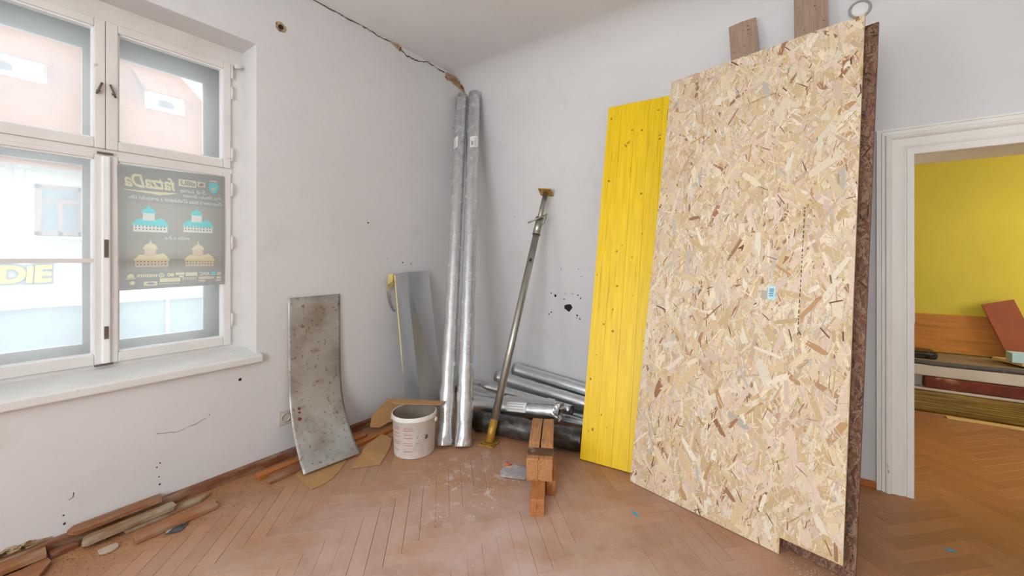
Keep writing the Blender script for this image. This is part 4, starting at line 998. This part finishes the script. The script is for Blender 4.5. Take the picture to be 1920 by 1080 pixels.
# crest
ck = [(-2.290+dx*1.15, 1.858+dz*1.05) for dx, dz in ((-.0, .03), (.044, .03), (.046, -.005), (.036, -.028), (.022, -.038), (.008, -.028), (-.002, -.005))]
pflat('crest', ck, poster_cyan, .0012)
pflat('crest_figure', [(-2.276, 1.853), (-2.265, 1.866), (-2.254, 1.853), (-2.257, 1.838), (-2.272, 1.838)], poster_peach, .0016)
pflat('crest_band', [(-2.286, 1.896), (-2.244, 1.896), (-2.244, 1.905), (-2.286, 1.905)], poster_peach, .0012)
def town_hall(cy_, cz, roofm, wallm, s=1.):
    """plain pictured building: tower with spire, hipped roof, wing"""
    q = lambda pts: [(cy_+a*s, cz+b*s) for a, b in pts]
    pflat('pictured_wall', q([(-.062, 0), (.058, 0), (.058, .030), (-.062, .036)]), wallm, .0012)
    pflat('pictured_roof', q([(-.068, .034), (-.045, .058), (.02, .060), (.036, .066), (.046, .058), (.064, .032), (.06, .026), (-.065, .030)]), roofm, .0016)
    pflat('pictured_tower', q([(-.030, .052), (.012, .052), (.012, .090), (-.030, .090)]), wallm, .0018)
    pflat('pictured_tower_roof', q([(-.036, .086), (.018, .086), (.010, .104), (-.004, .112), (-.008, .132), (-.012, .112), (-.026, .104)]), roofm, .0020)
    for i in range(9):
        for z in (.010, .022): pflat('pictured_window', q([(-.056+i*.0125, z), (-.051+i*.0125, z), (-.051+i*.0125, z+.006), (-.056+i*.0125, z+.006)]), poster_dark, .0022)
town_hall(-2.576, 1.552, poster_cyan, poster_white, 1.28); town_hall(-2.345, 1.560, poster_cyan, poster_white, 1.26)
town_hall(-2.570, 1.344, poster_cream, poster_peach, 1.26); town_hall(-2.338, 1.344, poster_cream, poster_peach, 1.24)
# sponsors
def rect(a, b, c, d, m_, z=.0012): pflat('sponsor_mark', [(a, c), (b, c), (b, d), (a, d)], m_, z)
ptext('KFC', -2.288, 1.288, .026, poster_white, .1, .0008, 1.1)
rect(-2.278, -2.254, 1.284, 1.310, poster_cyan); rect(-2.412, -2.354, 1.284, 1.308, poster_cream); rect(-2.464, -2.418, 1.292, 1.308, poster_cream); rect(-2.445, -2.422, 1.280, 1.288, poster_cream)
ptext('80', -2.470, 1.286, .028, poster_cream, 0, .0014, 1.1)
pflat('sponsor_mark', disc_pts(-2.530, 1.294, .014, 16, 0), poster_cream, .0012); pflat('sponsor_mark', disc_pts(-2.530, 1.294, .009, 16, 0), poster_bg, .0016); pflat('sponsor_mark', disc_pts(-2.530, 1.294, .005, 12, 0), poster_cream, .002)
rect(-2.640, -2.550, 1.286, 1.302, poster_cream)
for i in range(9): rect(-2.636+i*.0095, -2.633+i*.0095, 1.288, 1.300, poster_bg, .0016)
pflat('sponsor_mark', [(-2.683, 1.284), (-2.650, 1.284), (-2.655, 1.302), (-2.668, 1.308), (-2.680, 1.298)], poster_cream, .0012); rect(-2.686, -2.646, 1.276, 1.280, poster_cream)
rect(-2.537, -2.440, 1.252, 1.276, poster_cream); rect(-2.428, -2.356, 1.262, 1.276, poster_cream); rect(-2.346, -2.262, 1.262, 1.278, poster_peach); rect(-2.346, -2.312, 1.246, 1.257, poster_peach)
rect(-2.250, -2.224, 1.262, 1.276, poster_cream); rect(-2.252, -2.222, 1.248, 1.256, poster_cream); pflat('sponsor_mark', disc_pts(-2.236, 1.296, .014, 9, .1), poster_peach, .0012)
rect(-2.610, -2.548, 1.234, 1.258, poster_cream); pflat('sponsor_mark', [(-2.600+.0+.022*(1+math.cos(t*.5236)), 1.246+.006*math.sin(t*.5236)) for t in range(12)], poster_bg, .0016)
for i in range(12): rect(-2.540+i*.008, -2.535+i*.008, 1.240, 1.246, poster_cream)
for i in range(7): rect(-2.422+i*.010, -2.415+i*.010, 1.264, 1.274, poster_bg, .0016)
pflat('sponsor_mark', disc_pts(-2.660, 1.254, .011, 10, .1), poster_cream, .0012)

# the sheet itself
CELL = .0016; nx = int(.522/CELL); nz = int(.735/CELL); gx0, gz0 = -2.7245, 1.212
def sheet_edge(fx, fz):   # slightly skewed sheet
    return (pq[3][0]+(pq[2][0]-pq[3][0])*fx)*(1-fz)+(pq[0][0]+(pq[1][0]-pq[0][0])*fx)*fz, (pq[3][1]+(pq[2][1]-pq[3][1])*fx)*(1-fz)+(pq[0][1]+(pq[1][1]-pq[0][1])*fx)*fz
cols = {}
for d, tris, col in sorted(PRINT, key=lambda q: q[0]):
    for (ax, ay), (bx, by), (cx_, cy_) in tris:
        den = (by-cy_)*(ax-cx_)+(cx_-bx)*(ay-cy_)
        if abs(den) < 1e-12: continue
        for i in range(int((min(ax, bx, cx_)-gx0)/CELL)-1, int((max(ax, bx, cx_)-gx0)/CELL)+2):
            for j in range(int((min(ay, by, cy_)-gz0)/CELL)-1, int((max(ay, by, cy_)-gz0)/CELL)+2):
                x, y = gx0+(i+.5)*CELL, gz0+(j+.5)*CELL
                u = ((by-cy_)*(x-cx_)+(cx_-bx)*(y-cy_))/den; v = ((cy_-ay)*(x-cx_)+(ax-cx_)*(y-cy_))/den
                if u >= 0 and v >= 0 and u+v <= 1: cols[i, j] = col
V = []; Fc = []; fcol = []
for j in range(nz+1):
    for i in range(nx+1):
        y, z = sheet_edge(i/nx, j/nz); V.append((.0015*math.sin(y*22)*math.sin(z*9), y, z))
for j in range(nz):
    for i in range(nx):
        k_ = j*(nx+1)+i; Fc.append((k_, k_+1, k_+nx+2, k_+nx+1))
        y, z = sheet_edge((i+.5)/nx, (j+.5)/nz); fcol.append(cols.get((int((y-gx0)/CELL), int((z-gz0)/CELL)), poster_bg))
me = bpy.data.meshes.new('poster'); me.from_pydata(V, [], Fc); ca = me.color_attributes.new('tint', 'FLOAT_COLOR', 'CORNER')
buf = []
for c in fcol: buf += [c[0], c[1], c[2], 1.]*4
ca.data.foreach_set('color', buf)
pm = bpy.data.materials.new('printed_poster_paper'); pm.use_nodes = True; N = pm.node_tree.nodes; L = pm.node_tree.links; N.clear()
po = N.new('ShaderNodeOutputMaterial'); pa = N.new('ShaderNodeAttribute'); pa.attribute_name = 'tint'
pd_ = N.new('ShaderNodeBsdfDiffuse'); pt = N.new('ShaderNodeBsdfTranslucent'); px_ = N.new('ShaderNodeMixShader'); px_.inputs[0].default_value = .8
L.new(pa.outputs['Color'], pd_.inputs[0]); L.new(pa.outputs['Color'], pt.inputs[0]); L.new(pd_.outputs[0], px_.inputs[1]); L.new(pt.outputs[0], px_.inputs[2]); L.new(px_.outputs[0], po.inputs[0])
me.materials.append(pm)
pso = bpy.data.objects.new('poster', me); COL.objects.link(pso); pso.location = (PX, 0, 0)
tag(pso, 'grey see-through event poster taped to the lower window pane', 'poster')

# ------------------------------------------------------------------ side room seen through the doorway
def slab(nm, label, cat, lo, hi, m_, wob=.0, bev=.02, seg=26):
    bm = bmesh.new(); bmesh.ops.create_cube(bm, size=1)
    for v in bm.verts:
        for i in range(3): v.co[i] = lo[i] if v.co[i] < 0 else hi[i]
    bmesh.ops.bevel(bm, geom=bm.edges[:], offset=bev, segments=3, affect='EDGES', profile=.7)
    if wob:
        bmesh.ops.subdivide_edges(bm, edges=[e for e in bm.edges if e.calc_length() > .1], cuts=seg, use_grid_fill=True)
        rnd = random.Random(int(lo[2]*100)+3)
        for v in bm.verts:
            k_ = math.sin(v.co.x*14+v.co.z*22)*.5+rnd.uniform(-.4, .4)
            if v.co.z > lo[2]+.004: v.co.y += wob*k_
    o = link_bm(nm, bm, m_, None, True); return tag(o, label, cat)
slab('insulation_slab', 'olive film wrapped slab lying on floor under the stack', 'slab', (3.5, 1.86, 0.001), (6.2, 2.55, .195), olive_wrap, .016, .03)
slab('insulation_slab', 'lower white film wrapped slab just above the olive one', 'slab', (3.5, 1.96, .197), (6.2, 2.55, .325), white_wrap, .006, .012)
slab('insulation_slab', 'upper white film wrapped slab under the dark membrane', 'slab', (3.5, 1.865, .327), (6.2, 2.55, .425), white_wrap, .006, .012)
slab('film_ledge', 'white film ledge below the reddish timber', 'film', (3.5, 1.858, .197), (6.2, 1.955, .219), white_wrap, .004, .006)
rt = thing('rough_timber', 'rough reddish timber pushed between the white slabs', 'timber', (4.55, 1.905, .275))
box('timber', (-.665, -.045, -.048), (1.2, .045, .048), rough_red, rt, .014, jit=.006)
mb = thing('membrane_sheet', 'grey membrane sheet with dark rolled front edge over the stack', 'sheet', (4.6, 2.2, .43))
box('sheet', (-1.1, -.30, -.003), (1.6, .30, .006), grey_sheet, mb, .002)
tube('rolled_edge', [(-1.1+.15*i, -.315+.006*math.sin(i), .012+.004*math.sin(i*1.3)) for i in range(19)], .022, dark_roll, mb, 14, .06, seed=2)
pnl = thing('pine_panel', 'orange pine panel standing on the stack against yellow wall', 'panel', M=board_frame((3.5, 2.56, .4365), 0, 6, .003))
for i in range(3): box('pine_board', (0, .128*i, -.02), (2.6, .128*(i+1)-.001, 0), pine_m, pnl, .001)
rb = thing('leaning_board', 'red-brown board leaning over the pine panel', 'board', M=board_frame((4.56, 2.46, .440), 0, 9, 0.003) @ Matrix.Rotation(R(17), 4, 'Z'))
box('board', (0, 0, -.012), (.215, .53, 0), redboard_m, rb, .001)
pb = thing('pale_board', 'pale cut board lying on top of the stack', 'board', (4.40, 2.12, .455), R(-6))
prism('board', [(0, .25), (.13, .0), (1.2, .05), (1.2, .36), (.3, .29)], .0, .022, pale_wood, pb, bev=.001)
tag(box('polystyrene_offcut', (4.475, 2.12, .479), (4.62, 2.25, .56), cyan_paper, bev=.004), 'pale blue foam offcut standing on the pale board', 'foam block')
bg_ = slab('plastic_bag', 'crumpled black plastic bag on stack beside door jamb', 'bag', (3.70, 2.10, .438), (4.02, 2.32, .505), black_wrap, .02, .03, 5)
tag(box('wood_lath', (4.0, 1.74, .001), (4.45, 1.80, .012), pale_wood, bev=.002), 'thin pale lath on floor in front of the olive slab', 'lath')

# ------------------------------------------------------------------ across the street
struct(box('street', (-40, -40, -4.2), (-.46, 40, -4.0), pave_m))
hs = thing('house_across_street', 'white house with orange tiled roof and dormers across the street', 'building', (-8, 0, 0))
def HB(nm, lst, m_, p=hs, bev=0): return boxes(nm, [((a[0]+8, a[1], a[2]), (b[0]+8, b[1], b[2])) for a, b in lst], m_, p, bev)
HB('wall', [((-13, -16, -4), (-8, 5, 3.12))], fac_m)
HB('cornice', [((-8, -16, 3.02), (-7.75, 5, 3.12)), ((-8, -16, 2.94), (-7.88, 5, 3.02))], fac_m)
HB('pilaster', [((-8, -2.62, 1.35), (-7.96, -2.52, 2.94)), ((-8, -1.62, 1.35), (-7.96, -1.52, 2.94))], fac_m)
wn = HB('window', [((-8, -2.40, 1.80), (-7.96, -2.32, 2.70)), ((-8, -1.88, 1.80), (-7.96, -1.80, 2.70)), ((-8, -2.4, 2.63), (-7.96, -1.8, 2.70)), ((-8, -2.4, 1.80), (-7.96, -1.8, 1.87)), ((-8, -2.13, 1.8), (-7.96, -2.07, 2.45)), ((-8, -2.4, 2.38), (-7.95, -1.8, 2.45))], fwin_m)
for a, b, c, d in ((-2.32, -2.13, 1.87, 2.38), (-2.07, -1.88, 1.87, 2.38), (-2.32, -1.88, 2.45, 2.63)): HB('pane', [((-8, a, c), (-7.975, b, d))], fglass, wn)
HB('window_ledge', [((-8, -2.48, 1.74), (-7.9, -1.74, 1.78))], fac_m)
HB('sign_band', [((-8, -16, .62), (-7.93, 5, 1.32))], fac_m); HB('ledge', [((-8, -16, .52), (-7.85, 5, .62))], fac_m)
HB('shop_front', [((-8, -16, -4), (-7.95, 5, .52))], shop_m)
for y in (-3.6, -2.9, -1.4, -.62, .15, 1.1): HB('shop_mullion', [((-7.96, y, -4), (-7.91, y+.06, .52))], fac_m)
rp = [(-7.7, -16, 2.98), (-7.7, 1.62, 2.98), (-12.3, -.62, 8.2), (-12.3, -16, 8.2)]
r0 = mesh_obj('roof', [(x+8, y, z+dz) for dz in (.14, 0) for x, y, z in rp], [(0, 1, 2, 3), (7, 6, 5, 4), (0, 1, 5, 4), (1, 2, 6, 5), (2, 3, 7, 6), (3, 0, 4, 7)], roof_m, hs)
def roofz(x): return 2.98+.14+(-7.7-x)*(8.2-2.98)/4.6
def dormer(ya, yb):
    xf = -9.22; zb = roofz(xf)-.02; zt = zb+.42; s = .95; xb = xf-s; zr = roofz(xb)+.01
    d = mesh_obj('dormer_front', [(xf+8, ya, zb), (xf+8, yb, zb), (xf+8, yb, zt), (xf+8, ya, zt), (xf+7.9, ya, zb), (xf+7.9, yb, zb), (xf+7.9, yb, zt), (xf+7.9, ya, zt)], [(0, 1, 2, 3), (7, 6, 5, 4), (0, 1, 5, 4), (1, 2, 6, 5), (2, 3, 7, 6), (3, 0, 4, 7)], fac_m, hs)
    yc = (ya+yb)/2
    mesh_obj('dormer_opening', [(xf+8.012, yc+a, (zb+zt)/2-.02+b) for a, b in ((-.16, -.02), (-.13, .06), (-.05, .09), (.05, .09), (.13, .06), (.16, -.02), (.10, -.08), (-.10, -.08))], [tuple(range(8))], zinc_m, d)
    for y in (ya+.02, yb-.02):
        mesh_obj('dormer_cheek', [(xf+8, y, zb), (xf+8, y, zt), (xb+8, y, zr), (xf+8, y+.01, zb), (xf+8, y+.01, zt), (xb+8, y+.01, zr)], [(0, 1, 2), (5, 4, 3), (0, 1, 4, 3), (1, 2, 5, 4), (2, 0, 3, 5)], zinc_m, d)
    mesh_obj('dormer_roof', [(xf+8.08, ya-.04, zt-.02), (xf+8.08, yb+.04, zt-.02), (xb+7.9, yb+.04, zr+.06), (xb+7.9, ya-.04, zr+.06), (xf+8.08, ya-.04, zt+.03), (xf+8.08, yb+.04, zt+.03), (xb+7.9, yb+.04, zr+.1), (xb+7.9, ya-.04, zr+.1)], [(0, 1, 2, 3), (7, 6, 5, 4), (0, 1, 5, 4), (1, 2, 6, 5), (2, 3, 7, 6), (3, 0, 4, 7)], roof_m, d)
dormer(-3.3, -2.15); dormer(-.66, .06)
sg = thing('shop_sign', 'yellow lettered shop sign on the white band of the house', 'sign', (-7.93, -2.86, .95))
text_mesh('sign_letters', 'ODiE', .40, sign_y, sg, M_LEFT @ Matrix.Translation((-.28, .03, .05)), .02, .04, .018, 'LEFT', 1.0)
text_mesh('letter_outline', 'ODiE', .40, sign_o, sg, M_LEFT @ Matrix.Translation((-.28, .03, .02)), .015, .04, .045, 'LEFT', 1.0)
